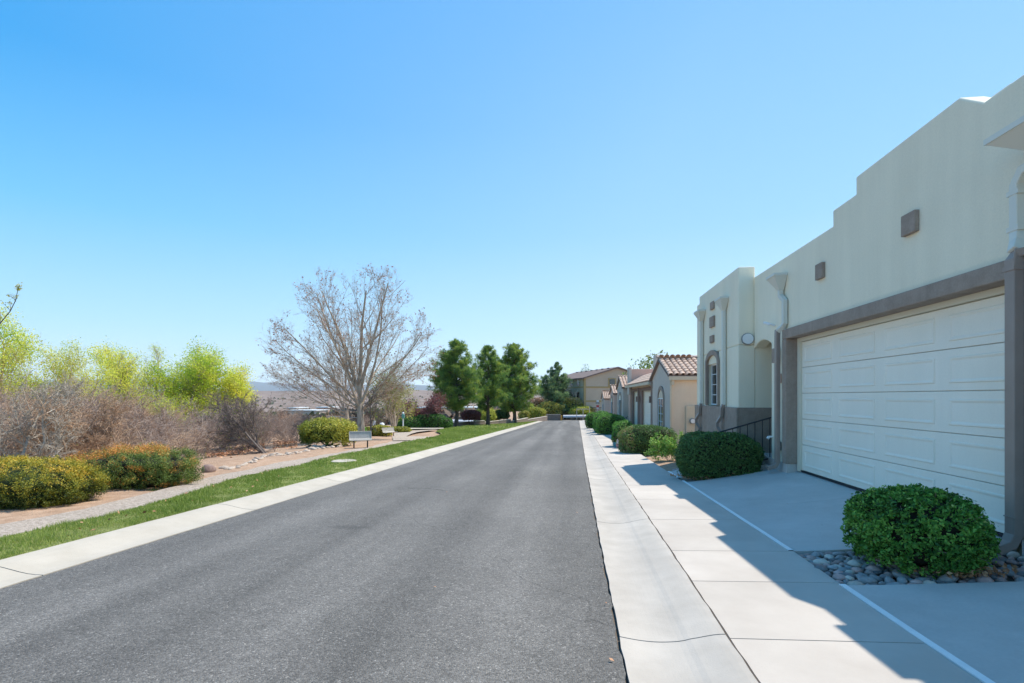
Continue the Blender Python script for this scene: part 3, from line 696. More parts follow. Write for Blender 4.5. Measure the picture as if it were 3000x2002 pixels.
# round speaker on the tower return
MB().tube([(3.88, 11.799, 2.63), (3.88, 11.75, 2.63)], .13, 20).build('speaker_rim', M['grey'], house)
MB().tube([(3.88, 11.752, 2.63), (3.88, 11.735, 2.63)], .115, 20).build('speaker_face', M['white'], house)
# porch floor and steps
MB().box(4.0, 6, 10.72, 11.75, -.6, .13).box(3.7, 4.0, 10.85, 11.75, -.6, -.02).build('porch_step', M['drive'], house)

# stair railing
rail = thing('stair_railing', 'black iron stair railing climbing to the arched porch behind the trimmed bush', 'railing', (3.5, 10.93, -.2))
MB().tube([(2.95, 10.93, .60), (4.06, 10.93, .935)], .016, 6).build('top_rail', M['metalblack'], rail)
MB().tube([(2.95, 10.93, -.22), (4.06, 10.93, .115)], .014, 6).build('bottom_rail', M['metalblack'], rail)
for k in range(8):
    x = 3.02+.145*k; dz = (x-2.95)*.302
    MB().box(x-.007, x+.007, 10.923, 10.937, -.22+dz, .60+dz).build('baluster', M['metalblack'], rail)
MB().box(4.05, 4.075, 10.918, 10.942, -.1, .12).build('post', M['metalblack'], rail); MB().box(2.94, 2.96, 10.92, 10.94, -.45, .6).build('post', M['metalblack'], rail)

# driveways
def drive(name, y0, y1, f=1.0):
    n = 14; V = []; F = []; nx = 10
    for j in range(n+1):
        y = y0+(y1-y0)*j/n
        for k in range(nx+1):
            t = k/nx; x = XS(y)+.045+(4.235-XS(y)-.045)*t
            za = float(base(y))+.072; V.append((x, y, za+(-.012-za)*(t**1.15)))
    w = nx+1
    for j in range(n):
        for k in range(nx): a = j*w+k; F.append((a, a+1, a+1+w, a+w))
    nv = len(V); V += [(x, y, z-.14) for x, y, z in V]
    edge = list(range(w))+[j*w+nx for j in range(1, n+1)]+[n*w+k for k in range(nx-1, -1, -1)]+[j*w for j in range(n-1, 0, -1)]
    for i in range(len(edge)):
        a, b_ = edge[i], edge[(i+1) % len(edge)]; F.append((a, a+nv, b_+nv, b_))
    o = raw(name, V, F, M['drive'], smooth=False); props(o, kind='structure')
    return o
drive('driveway', 5.40, 7.67); drive('driveway', 7.676, 10.55); drive('driveway', -6, 1.2); drive('driveway', 1.206, 4.38)
def dz(x, y):
    t = max(0, (x-XS(y)-.045)/(4.235-XS(y)-.045)); za = float(base(y))+.072; return za+(-.012-za)*t**1.15
# white expansion strip between sidewalk and driveway
for (a, c) in ((-6, 4.38), (5.40, 10.75), (11.2, 12.4)):
    n = int((c-a)/.5)+1; V = []; F = []
    for j in range(n+1):
        y = a+(c-a)*j/n; z = float(base(y))+.082; x = XS(y)+.004+.002*math.sin(y*9)
        V += [(x-.012, y, z-.05), (x-.012, y, z), (x+.036, y, z+.001), (x+.036, y, z-.05)]
    for j in range(n): 
        for k in range(3): F.append((j*4+k, j*4+k+1, j*4+4+k+1, j*4+4+k))
    props(raw('expansion_strip', V, F, M['strip'], origin=(2.1, a, base(a))), 'white plastic joint strip along the %s edge' % ('near driveway' if a < 0 else 'garage driveway' if a < 6 else 'porch walk'), 'joint strip')
props(MB().hexa([(XS(11.2)+.05, 11.2, -.5), (4, 10.95, -.5), (4, 12.4, -.5), (XS(12.4)+.05, 12.4, -.55)], [(XS(11.2)+.05, 11.2, -.36), (3.7, 10.95, -.06), (3.7, 12.4, -.06), (XS(12.4)+.05, 12.4, -.4)]).build('porch_walk', M['drive']), kind='structure')

# ------------------------------------------------------------------ river stone bed
def bedz(x, y):
    return dz(x, min(max(y, 4.38), 5.4))-.03-.03*(1 if 4.42 < y < 5.37 else 0)
bed = slab_root('stone_bed')
V = []; F = []
for j in range(3):
    for k in range(9):
        x = XS(5)+.0+(3.99-XS(5))*k/8; y = 4.385+1.01*j/2; V.append((x, y, dz(x, y)-.075))
for j in range(2):
    for k in range(8): a = j*9+k; F.append((a, a+1, a+10, a+9))
props(raw('bed_soil', V, F, M['bedsoil'], bed), kind='structure')
MB().box(XS(4.9)+.0, XS(4.9)+.045, 4.385, 5.395, -.4, float(base(4.9))+.06).build('bed_edge', M['conc'], bed)
import bmesh
cobm = []
for i in range(7):
    bm = bmesh.new(); bmesh.ops.create_icosphere(bm, subdivisions=2, radius=1)
    for v in bm.verts:
        c = v.co; k = 1+.10*math.sin(c.x*3+i)+.08*math.sin(c.y*4+i*2)+.06*math.sin(c.z*5+i)
        v.co = Vector((c.x*k, c.y*k*(.62+.06*(i % 3)), c.z*k*.48))
    me = bpy.data.meshes.new('cobble'); bm.to_mesh(me); bm.free()
    me.polygons.foreach_set('use_smooth', np.ones(len(me.polygons), bool)); me.materials.append(M['cobs'][[0, 0, 1, 2, 3, 0, 1][i]]); cobm.append(me)
pts = []
tries = 0
while len(pts) < 299 and tries < 40000:
    tries += 1
    x = R.uniform(XS(4.9)+.07, 3.97); y = R.uniform(4.42, 5.37); s = R.choice([.036, .044, .052, .062, .075])
    if all((x-a)**2+(y-b_)**2 > ((s+c)*.72)**2 for a, b_, c in pts): pts.append((x, y, s))
for (x, y, s) in pts:
    o = bpy.data.objects.new('cobble', R.choice(cobm)); C.objects.link(o); o.parent = bed
    o.location = (x, y, dz(x, y)-.05+s*.25+R.uniform(0, .012)); o.scale = (s*R.uniform(.9, 1.25), s*R.uniform(.9, 1.1), s*R.uniform(.9, 1.2)); o.rotation_euler = (R.uniform(-.3, .3), R.uniform(-.3, .3), R.uniform(0, 6.28))

def litter(name, label, pts_, size, flat=.35, mt=None):
    P = np.array(pts_); n = len(P)
    nr = np.tile([0, 0, 1.], (n, 1))
    V, F, T = leafquads(P, size, .5, .25, nr, flat*2, .6)
    o = raw(name, V, F, mt or M['dryleaf'], tint=T)
    props(o, label, 'fallen leaves', kind='stuff'); return o
p_ = []
for _ in range(190):
    x, y = R.gauss(3.22, .17), R.gauss(4.53, .05); p_.append((x, max(y, 4.42), dz(x, y)+.015+R.random()*.045))
litter('fallen_leaves', 'dry brown leaves caught on the stones under the round bush', p_, .019, flat=.9)

# ------------------------------------------------------------------ clipped bushes on the right
hedge('clipped_bush', 'round clipped green bush on the river stone bed by the near garage pier', 'bush', (3.04, 4.92, dz(3.04, 4.92)-.04), (.485, .47, .355), 26000, .0165, M['box'], e=2.45, amp=.02, zmin=-.74, group=None, stem=.06, tintf=lambda u, P, cl: .44+.2*(cl-.5)+.16*wob(P[:, 0]*3, P[:, 2]*5, 2)+NR.normal(0, .12, len(P)), fr=2.6, shell=.17, bits=60, clumps=(1100, .042))
b2z = -.33
hedge('clipped_bush', 'clipped dark green bush in front of the black stair railing and arched porch', 'bush', (3.05, 11.05, b2z), (.80, .55, .52), 22000, .021, M['box2'], e=3.2, amp=.04, zmin=-.82, ph=1.3, fr=2.8, shell=.16, bits=20)
p_ = []
for _ in range(260):
    a = R.uniform(math.pi*.9, 2.2*math.pi); x, y = 3.05+(.8+R.gauss(0, .1))*math.cos(a), 11.0+(.42+R.gauss(0, .08))*math.sin(a); p_.append((x, y, (dz(x, y) if y < 10.55 else -.33)+.02+R.random()*.05))
litter('fallen_leaves', 'dry brown leaves heaped at the foot of the bush by the railing', p_, .024, flat=.8)

# dirt bed with loose shrubs between the tower and the peach house
def loose(name, label, c, rad, n, ls, mt, ph, nst=9, cat='shrub', tint=.5, twigm='twig2', group=None):
    t = thing(name, label, cat, c, group); rng = random.Random(int(ph*100)); segs = []; tips = []
    P = dict(n=[4, 3, 2], wob=[.16, .2, .25], up=[.04, .05, .05], taper=[.4, .4, .3], start=[.15, .1, 1], kids=[2, 2, 0], prob=[.9, .8, 0], ang=[38, 42, 0], ratio=[.55, .55, 0], rr=[.6, .6, 0], rmin=.0035*max(1, rad[0]))
    for k in range(nst):
        a = rng.uniform(0, 6.28); q = rng.random()**.5
        d = norm(np.array([math.cos(a)*rad[0]*q, math.sin(a)*rad[1]*q, rad[2]*1.7]))
        grow(segs, tips, rng, np.array([c[0]+.06*math.cos(a), c[1]+.06*math.sin(a), c[2]-.03]), d, math.hypot(rad[2]*1.7, rad[0]*q)*rng.uniform(.6, .9), .011*rad[2], 0, P)
    V, F = segmesh(segs, .02); raw('stems', V, F, M[twigm], t)
    tp = np.array(tips)[:, :3]; idx = NR.integers(0, len(tp), n); P_ = tp[idx]+NR.normal(0, .07*rad[0], (n, 3))
    V, F, T = leafquads(P_, ls, tint, .2, None, 1, .6); raw('leaves', V, F, mt, t, tint=T)
    return t
q = at(1905, 15.2); loose('leafy_shrub', 'loose bright green leafy shrub in the dirt bed beside the long patchy hedge', (2.95, 15.6, hz(2.95, 15.6)), (.42, .4, .42), 5200, .024, M['box'], 3.1, tint=.75)
loose('leafy_shrub', 'sparse leggy shrub under the tower wall behind the railing bush', (3.3, 14.3, hz(3.3, 14.3)), (.36, .32, .36), 1500, .022, M['box2'], 5.2, tint=.5)
# small group of rocks in that bed
rk = []
for k in range(9):
    x, y = 2.75+R.uniform(-.25, .35), 12.95+R.uniform(-.35, .3)
    o = bpy.data.objects.new('garden_rock', R.choice(cobm)); C.objects.link(o); s = R.uniform(.06, .12); o.scale = (s, s, s*1.2); o.location = (x, y, hz(x, y)+.02); o.rotation_euler = (R.uniform(-.4, .4), 0, R.uniform(0, 6))
    props(o, 'small grey rock in the dirt bed beside the railing bush', 'rock', 'grey rocks beside the railing bush')

# ------------------------------------------------------------------ row houses farther down the street
tile_me = None
def tile_mesh(L_=.40, r=.105, taper=.85):
    V = []; F = []; n = 7
    for j, (x, rr, zo) in enumerate(((0, r, .0), (L_, r*taper, .0))):
        for k in range(n):
            a = math.pi*k/(n-1); V.append((x, rr*math.cos(a), rr*.72*math.sin(a)+zo))
    for j, (x, rr) in enumerate(((0, r), (L_, r*taper))):
        for k in range(n):
            a = math.pi*k/(n-1); V.append((x, (rr-.014)*math.cos(a), (rr*.72-.014)*math.sin(a)-.0))
    for k in range(n-1):
        F += [(k, k+1, n+k+1, n+k), (2*n+k, 3*n+k, 3*n+k+1, 2*n+k+1), (k, 2*n+k, 2*n+k+1, k+1)]
    F += [(0, n, 3*n, 2*n), (n-1, 3*n-1, 4*n-1, 2*n-1)]
    me = bpy.data.meshes.new('roof_tile'); me.from_pydata(V, [], F); me.materials.append(M['tile'])
    me.polygons.foreach_set('use_smooth', np.full(len(me.polygons), False)); return me
TM = tile_mesh(); TMr = tile_mesh(.42, .12, .95)
from mathutils import Matrix
def tiles(parent, p0, along, up, nc, nr, pitch=.22, course=.34, each=True, me=None):
    """barrel tiles: p0 lower corner, `along` unit vector of the eave, `up` unit vector up the slope"""
    a = Vector(along).normalized(); u = Vector(up).normalized(); nrm_ = u.cross(a).normalized()
    if nrm_.z < 0: nrm_ = -nrm_
    o0 = wloc(parent); me = me or TM; Vs = []; Fs = []
    for c_ in range(nc):
        for r_ in range(nr):
            p = Vector(p0)+a*(c_+.5)*pitch+u*(r_*course-.04)+nrm_*(.02+.012*((r_+c_) % 2)*0)
            tilt = (u*1.0+nrm_*(-.045)).normalized(); yv = nrm_.cross(tilt).normalized(); zv = tilt.cross(yv)
            mtx = Matrix(((tilt.x, yv.x, zv.x, p.x-o0.x), (tilt.y, yv.y, zv.y, p.y-o0.y), (tilt.z, yv.z, zv.z, p.z-o0.z+.02), (0, 0, 0, 1)))
            if each:
                o = bpy.data.objects.new('roof_tile', me); C.objects.link(o); o.parent = parent; o.matrix_basis = mtx
            else:
                n0 = len(Vs); Vs += [tuple(mtx @ v.co) for v in me.vertices]; Fs += [tuple(i+n0 for i in f.vertices) for f in me.polygons]
    if not each:
        me2 = bpy.data.meshes.new('roof_tiles'); me2.from_pydata(Vs, [], Fs); me2.materials.append(M['tile'])
        me2.polygons.foreach_set('use_smooth', np.full(len(me2.polygons), False))
        o = bpy.data.objects.new('roof_tiles', me2); C.objects.link(o); o.parent = parent; o['kind'] = 'stuff'

def gable_block(h, X, y0, y1, z0, ze, za, depth, wallm, each=True, rt=True, ov=.12):
    """block whose gable end faces the street (plane X); ridge runs away from the street"""
    ym = (y0+y1)/2
    MB().prism_x([(y0, z0), (y0, ze), (ym, za), (y1, ze), (y1, z0)], X, X+depth).build('wall', M[wallm], h)
    sl = (za-ze)/(ym-y0); th = .06
    for sgn in (-1, 1):
        ya = ym; yb = y0-.16 if sgn < 0 else y1+.16; zb = za-sl*abs(ym-yb)
        MB().hexa([(X-ov, yb, zb+.005), (X+depth, yb, zb+.005), (X+depth, ya, za+.005), (X-ov, ya, za+.005)] if sgn < 0 else [(X-ov, ya, za+.005), (X+depth, ya, za+.005), (X+depth, yb, zb+.005), (X-ov, yb, zb+.005)],
                  [(X-ov, yb, zb+th), (X+depth, yb, zb+th), (X+depth, ya, za+th), (X-ov, ya, za+th)] if sgn < 0 else [(X-ov, ya, za+th), (X+depth, ya, za+th), (X+depth, yb, zb+th), (X-ov, yb, zb+th)]).build('roof', M['brown'], h)
    L_ = math.hypot(ym-y0+.16, sl*(ym-y0+.16)); nr = int(L_/.34)+1; nc = int((depth+ov)/.22)
    zb = za-sl*(ym-y0+.16)
    tiles(h, (X-ov, y0-.16, zb+th), (1, 0, 0), (0, 1, sl), nc, nr, each=each)
    tiles(h, (X-ov, y1+.16, zb+th), (1, 0, 0), (0, -1, sl), min(nc, 6), nr, each=False)
    # ridge caps
    tiles(h, (X-ov, ym-.11, za+th+.03), (0, 1, 0), (1, 0, 0), 1, int(depth/.36), .22, .36, each=each, me=TMr)

h2 = thing('peach_house', 'peach stucco house with clay tiled gable, arched window and utility box on its side wall', 'house', (6, 24, -.6))
X2 = 3.75
gable_block(h2, X2, 19.75, 24.05, -1.1, 2.14, 2.86, 3.4, 'taupe')  # front takes a greyer tone than the side: shade put into its colour
MB().box(X2+.002, X2+3.4, 19.70, 19.748, -1.1, 1.98).build('side_wall', M['peach'], h2)  # same house wall; warm peach skin paints in the brighter bounce light
MB().box(X2-.1, X2+3.4, 19.55, 19.60, 1.98, 2.12).box(X2-.02, X2+3.4, 19.60, 19.70, 1.98, 2.02).build('fascia', M['boxcream'], h2)
MB().box(X2+.01, X2+.11, 19.60, 19.70, 1.8, 1.98).build('rafter_end', M['boxcream'], h2)
MB().box(X2-.03, X2+.03, 19.66, 19.75, -1.1, 1.95).build('corner_pipe', M['boxcream'], h2)
arch_window(h2, X2, 21.15, 22.3, -.3, 1.30, .34, .17, depth=-.01, wall='peach', arched_glass=False, nb=5)
# taller flat-roofed body behind, with its small stepped parapet
MB().box(4.0, 8, 24.3, 24.7, -1.2, 3.2).build('parapet', M['rose'], h2, bevel=.03)
MB().box(3.9, 4.12, 24.25, 24.75, 1.8, 3.3).build('parapet', M['taupe'], h2, bevel=.03)
MB().box(5.0, 12, 24.71, 35.0, -1.2, 2.55).build('wall', M['rose'], h2)
MB().box(4.0, 12, 35.01, 36.0, -1.4, 3.22).build('parapet', M['rose'], h2, bevel=.03)
MB().box(3.93, 4.1, 34.96, 36.05, 1.5, 3.34).build('parapet', M['taupe'], h2, bevel=.03)
box = MB().box(4.28, 5.5, 19.60, 19.698, -.05, 1.02).build('utility_box', M['boxcream'], h2, bevel=.01)
MB().box(4.69, 4.70, 19.592, 19.60, -.03, 1.0).build('panel_seam', M['brown'], box, origin=wloc(h2))
MB().tube([(4.5, 19.60, .46), (4.5, 19.50, .46)], .11, 16).build('meter', M['grey'], box, origin=wloc(h2))
MB().tube([(4.5, 19.50, .46), (4.5, 19.46, .46)], .08, 16).build('meter_glass', M['white'], box, origin=wloc(h2))
MB().box(4.33, 4.37, 19.62, 19.66, -1.0, -.051).build('conduit', M['brown'], h2)
MB().tube([(3.70, 24.0, 2.05), (3.68, 24.0, 1.9), (3.76, 24.05, 1.75), (3.76, 24.05, -.1), (3.66, 24.1, -.3), (3.66, 24.1, -.8)], 0, rect=(.035, .045)).build('downspout', M['pipe_b'], h2)
# garage range between the gables
GX = 4.12
def grange(h, y0, y1, zg, doors, each=True, wm='peach'):
    ze = 2.02
    xs = GX; y = y0
    segs = []
    for (a, b_) in doors:
        MB().box(xs, xs+.22, y, a, zg-.6, 1.70).build('pier', M['brown'], h); y = b_
        garage(a, b_, xd=xs+.16, zt=1.70, par=h, ns=4, npn=2, z0=zg, detail=False)
    MB().box(xs, xs+.22, y, y1, zg-.6, 1.70).build('pier', M['brown'], h)
    MB().box(xs-.03, xs+.24, y0, y1, 1.701, 1.88).build('lintel', M['brown'], h)
    MB().box(xs, xs+.2, y0, y1, 1.882, ze+.05).build('wall', M[wm], h)
    MB().box(xs+.23, 4.99, y0, y1, zg-.6, 1.95).build('wall', M[wm], h)
    MB().box(xs-.46, xs-.38, y0, y1, ze-.08, ze+.06).build('gutter_pipe', M['boxcream'], h)
    MB().hexa([(xs-.37, y0, ze-.02), (4.9, y0, 2.62), (4.9, y1, 2.62), (xs-.37, y1, ze-.02)], [(xs-.37, y0, ze+.05), (4.9, y0, 2.70), (4.9, y1, 2.70), (xs-.37, y1, ze+.05)]).build('roof', M['brown'], h)
    sl = .62/1.15
    tiles(h, (xs-.42, y0, ze+.05), (0, 1, 0), (1, 0, sl), int((y1-y0)/.22), 4, each=False)
grange(h2, 24.72, 34.95, -.75, [(27.0, 30.3), (32.1, 34.6)])
for ya in (26.5, 30.8, 31.7):
    MB().box(GX-.13, GX-.035, ya, ya+.2, 1.05, 1.38).build('wall_lamp', M['brown'], h2)
MB().tube([(GX-.07, 31.3, 1.9), (GX-.07, 31.3, -.8)], 0, rect=(.04, .05)).build('downspout', M['pipe_b'], h2)
MB().tube([(4.3, 36.3, 1.45), (4.2, 36.3, 1.45)], .2, 14).build('speaker_face', M['grey'], h2)

h3 = thing('taupe_house', 'grey taupe stucco house with narrow arched window, clay tiled gable and iron stair rail', 'house', (6, 40, -1.2))
gable_block(h3, X2, 37.0, 41.6, -2, 1.98, 2.78, 3.0, 'taupe', each=True)
arch_window(h3, X2, 38.4, 40.0, -.55, 1.15, .4, .18, depth=-.01, mull=False)
MB().box(5.0, 12, 36.01, 50, -2, 2.5).build('wall', M['taupe'], h3)
MB().box(4.2, 5.0, 36.01, 36.99, -2, 2.2).build('wall', M['taupe'], h3)
MB().tube([(3.05, 35.0, -.35), (4.1, 36.2, .02)], .025, 6).build('stair_rail', M['metalblack'], h3)
for k in range(6): MB().tube([(3.1+.19*k, 35.05+.22*k, -1.2), (3.1+.19*k, 35.05+.22*k, -.34+.066*k)], .014, 4).build('baluster', M['metalblack'], h3)
h4 = thing('rose_house', 'rosy peach stucco house with a small clay tiled gable, fourth along the row', 'house', (6, 49, -1.5))
gable_block(h4, 3.86, 46.0, 50.5, -2.4, 1.60, 2.3, 3.4, 'rose', each=False)
MB().box(3.862, 7, 45.95, 45.998, -2.4, 1.5).build('side_wall', M['rose'], h4)
arch_window(h4, 3.86, 47.5, 49, -.9, .9, .4, .2, depth=-.01, mull=False)
MB().box(5.4, 12, 50.5, 60, -2.6, 1.9).build('wall', M['rose'], h4)
h5 = thing('grey_peach_house', 'pale grey peach stucco house with clay tiled roof at the far end of the row', 'house', (6, 64, -2))
gable_block(h5, 4.0, 61, 66, -3, 1.1, 1.95, 3.6, 'taupe', each=False)
arch_window(h5, 4.0, 62.6, 64.3, -1.4, .5, .4, .2, depth=-.01, mull=False)
MB().box(5.2, 12, 66, 78, -3.4, 1.5).build('wall', M['taupe'], h5)

# hedges along the right walk
def rhedge(nm, lab, px, y, rad, n, ls, mt, **k):
    x = at(px, y)[0]; z = hz(x, y) if x > 2.2 else float(base(y)); return hedge(nm, lab, 'bush', (x, y, z), rad, n, ls, M[mt], **k)
rhedge('clipped_hedge', 'large clipped hedge with brown patches near the utility box, nearest along the walk', 1895, 18.3, (.92, .75, .53), 17000, .024, 'box2', e=3.2, amp=.06, ph=.7, zmin=-.85, tintf=lambda u, P, cl: np.where(u[:, 0] < -.55, .84, .42)+.35*(wob(P[:, 0]*3, P[:, 2]*4, 2) > .72)*(u[:, 0] > -.2))
rhedge('clipped_hedge', 'smaller rounded bright green hedge behind the patchy hedge by flower pots', 1826, 21.6, (.46, .7, .60), 7000, .024, 'box', e=2.8, amp=.06, ph=1.7, zmin=-.85)
rhedge('clipped_hedge', 'smooth dome hedge, right hand one before the narrow arched window', 1790, 33.5, (.95, .9, .72), 9000, .03, 'box', e=3.0, amp=.03, ph=2.7, zmin=-.85)
rhedge('clipped_hedge', 'smooth dome hedge with light top, middle of the far hedges on the walk', 1771, 36.5, (.8, .9, .78), 7000, .032, 'box', e=3.0, amp=.03, ph=3.7, zmin=-.85)
rhedge('clipped_hedge', 'small smooth hedge behind the middle dome, partly hidden', 1764, 42, (.7, .9, .85), 3500, .035, 'box', e=3.0, amp=.03, ph=4.7, zmin=-.85)
rhedge('clipped_hedge', 'small dark round hedge, farthest along the walk beside the guardrail', 1738, 47, (.72, .8, .80), 5000, .035, 'box', e=2.7, amp=.03, ph=5.7, zmin=-.85)
# flower pots by the second hedge
for k, (px, y, s) in enumerate(((1804, 21.2, 1.0), (1812, 20.4, .8))):
    x = at(px, y)[0]; z = float(base(y))+.06
    t = thing('flower_pot', ['teal pot of pink and orange flowers at the hedge edge of the walk', 'low pink pot with a white blossom plant by the hedge'][k], 'flower pot', (x, y, z))
    MB().lathe([(.07*s, 0), (.12*s, .14*s), (.13*s, .2*s), (.11*s, .2*s), (.1*s, .17*s)], (x, y, z), 12).build('pot', mat('pot_glaze', [(.16, .36, .38), (.42, .2, .22)][k], rough=.4), t)
    P_ = np.array([(x, y, z+.3*s)])+NR.normal(0, .07*s, (160, 3))
    V, F, T = leafquads(P_, .028, .5, .3); raw('flowers', V, F, leafmat('petals', [(0, (.06, .16, .03)), (.4, (.1, .2, .05)), (.5, (.6, .15, .18) if k == 0 else (.75, .72, .7)), (1, (.7, .35, .08) if k == 0 else (.7, .5, .55))], .2), t, tint=T)

# ------------------------------------------------------------------ left hedges beside the gravel path
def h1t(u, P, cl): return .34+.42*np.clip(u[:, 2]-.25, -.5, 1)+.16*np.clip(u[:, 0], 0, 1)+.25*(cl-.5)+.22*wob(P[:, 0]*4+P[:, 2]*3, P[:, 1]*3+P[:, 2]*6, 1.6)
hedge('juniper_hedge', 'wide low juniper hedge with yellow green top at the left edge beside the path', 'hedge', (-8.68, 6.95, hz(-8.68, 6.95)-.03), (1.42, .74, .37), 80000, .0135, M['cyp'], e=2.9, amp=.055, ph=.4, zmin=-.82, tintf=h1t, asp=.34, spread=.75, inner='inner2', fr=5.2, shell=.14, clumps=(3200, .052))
def h2t(u, P, cl):
    o = (-.95*u[:, 0]+.85*u[:, 2]-.35*np.abs(u[:, 1]-.1)+.55*wob(P[:, 0]*2.3+1, P[:, 2]*3, 1.4)) > .34
    o |= (wob(P[:, 0]*5, P[:, 2]*6+2, 1.4) > .72) & (u[:, 0] > .1)
    return np.where(o, .88, .44+.14*wob(P[:, 0]*4, P[:, 2]*5, 1.8)+.12*u[:, 2])
hedge('juniper_hedge', 'rough juniper hedge with orange dead patches and bare hollow beside the boulder', 'hedge', (-8.2, 8.95, hz(-8.2, 8.95)-.03), (.97, .8, .40), 64000, .0145, M['cyp2'], e=2.5, amp=.12, ph=2.2, zmin=-.75, tintf=h2t, asp=.32, spread=.8, inner='inner', fr=4.4, shell=.24, bits=50, clumps=(900, .08))

# boulder, edging stones
def stone(name, label, loc, s, mt, grp=None, cat='rock', me=None):
    o = bpy.data.objects.new(name, me or cobm[R.randrange(7)]); C.objects.link(o)
    if mt:
        o.data = o.data.copy(); o.data.materials.clear(); o.data.materials.append(mt)
    o.location = loc; o.scale = s; o.rotation_euler = (R.uniform(-.2, .2), R.uniform(-.2, .2), R.uniform(0, 6.28)); return props(o, label, cat, grp)
q = spot(614, 1381); stone('boulder', 'rounded red brown boulder right of the patchy hedge', (q[0], q[1], hz(q[0], q[1])+.05), (.20, .18, .26), M['rock'])
psm = []
for i in range(4):
    me = cobm[i].copy(); me.materials.clear(); me.materials.append(M['palestone']); psm.append(me)
for k in range(58):
    t = k/57; px = 650+260*t+R.uniform(-6, 6); py = 1373-62*t+6*math.sin(t*9)+R.uniform(-3, 3)
    q = spot(px, py); s = R.uniform(.04, .10); stone('edging_stone', 'small pale stone in the broken row edging the dirt left of the path', (q[0], q[1], hz(q[0], q[1])+.01), (s*1.3, s, s), None, 'pale stones edging the dirt bank', me=psm[k % 4])
for k in range(26):
    px = 885+R.uniform(0, 135); py = 1312-(px-885)*.05+R.uniform(-6, 6)
    q = spot(px, py); s = R.uniform(.05, .14); stone('edging_stone', 'pale stone scattered around the foot of the golden bush', (q[0], q[1], hz(q[0], q[1])+.02), (s*1.3, s, s*1.1), None, 'pale stones under the golden bush', me=psm[k % 4])

# golden bush, smaller shrubs of the garden bed
q = spot(962, 1306); hedge('golden_bush', 'big golden yellow and green rounded bush beside the nearer bench', 'bush', (q[0], q[1], hz(q[0], q[1])), (.98, .85, .46), 17000, .032, M['gold'], e=2.9, amp=.05, zmin=-.8, ph=.9, stem=.16, inner='inner2', clumps=(420, .16), tintf=lambda u, P, cl: .50+.34*np.clip(u[:, 2]*.6+u[:, 0]*.7, -1, 1)+.3*(cl-.5))  # leaves tinted lighter on top and right, darker left: sunlight painted in
def lhedge(nm, lab, px, py, rad, n, ls, mt, cat='bush', **k):
    q = spot(px, py); return hedge(nm, lab, cat, (q[0], q[1], hz(q[0], q[1])-.02), rad, n, ls, M[mt], **k)
lhedge('green_bush', 'dark green bush behind the bare tree trunk', 1038, 1282, (.62, .5, .42), 3500, .035, 'box', amp=.06, ph=1.2)
lhedge('golden_shrub', 'golden shrub between the thin dark trunk and the bare tree', 1080, 1277, (.5, .45, .30), 2600, .035, 'gold', amp=.08, ph=2.2)
lhedge('golden_shrub', 'amber shrub below the stone litter bin', 1118, 1277, (.58, .5, .36), 3200, .035, 'gold', amp=.08, ph=3.2, tintf=lambda u, P, cl: .75+.2*(cl-.5))
lhedge('golden_shrub', 'low amber ground shrub at the foot of the green lamp post', 1168, 1266, (.85, .5, .22), 2200, .04, 'gold', amp=.08, ph=4.2, tintf=lambda u, P, cl: .6+.2*(cl-.5))
lhedge('dome_hedge', 'dark green dome hedge beside the green lamp post', 1207, 1253, (1.35, 1.1, .72), 6000, .05, 'box', e=2.3, amp=.02, ph=5.2, zmin=-.5, tintf=lambda u, P, cl: .15+.2*(cl-.5))
lhedge('boxy_hedge', 'dark flat topped boxy hedge left of the first pine', 1262, 1253, (1.35, .9, .72), 6500, .05, 'box', e=4, amp=.02, ph=6.2, zmin=-.85, tintf=lambda u, P, cl: .22+.2*(cl-.5))
lhedge('boxy_hedge', 'short dark hedge end touching the first pine side of the boxy hedge', 1300, 1253, (.75, .8, .55), 3500, .05, 'box', e=3.4, amp=.03, ph=7.2, zmin=-.85, tintf=lambda u, P, cl: .22+.2*(cl-.5))
lhedge('dark_topiary', 'dark rounded shrub on short stems between the first two pines', 1381, 1246, (1.0, .9, .64), 5000, .05, 'plum', amp=.07, ph=1.2, zmin=-.75, stem=.65, tintf=lambda u, P, cl: .15+.1*(cl-.5))
lhedge('dark_topiary', 'dark rounded shrub on short stems between the second and third pine', 1469, 1239, (1.1, .9, .72), 5000, .055, 'box2', amp=.07, ph=2.2, zmin=-.75, stem=.6, tintf=lambda u, P, cl: .3+.1*(cl-.5))
lhedge('golden_bush', 'bright golden bush at the kerb end beside the low block wall', 1565, 1232, (2.0, 1.6, 1.1), 8000, .085, 'gold', amp=.07, ph=3.2, zmin=-.75, stem=.55, tintf=lambda u, P, cl: .62+.3*(cl-.5))

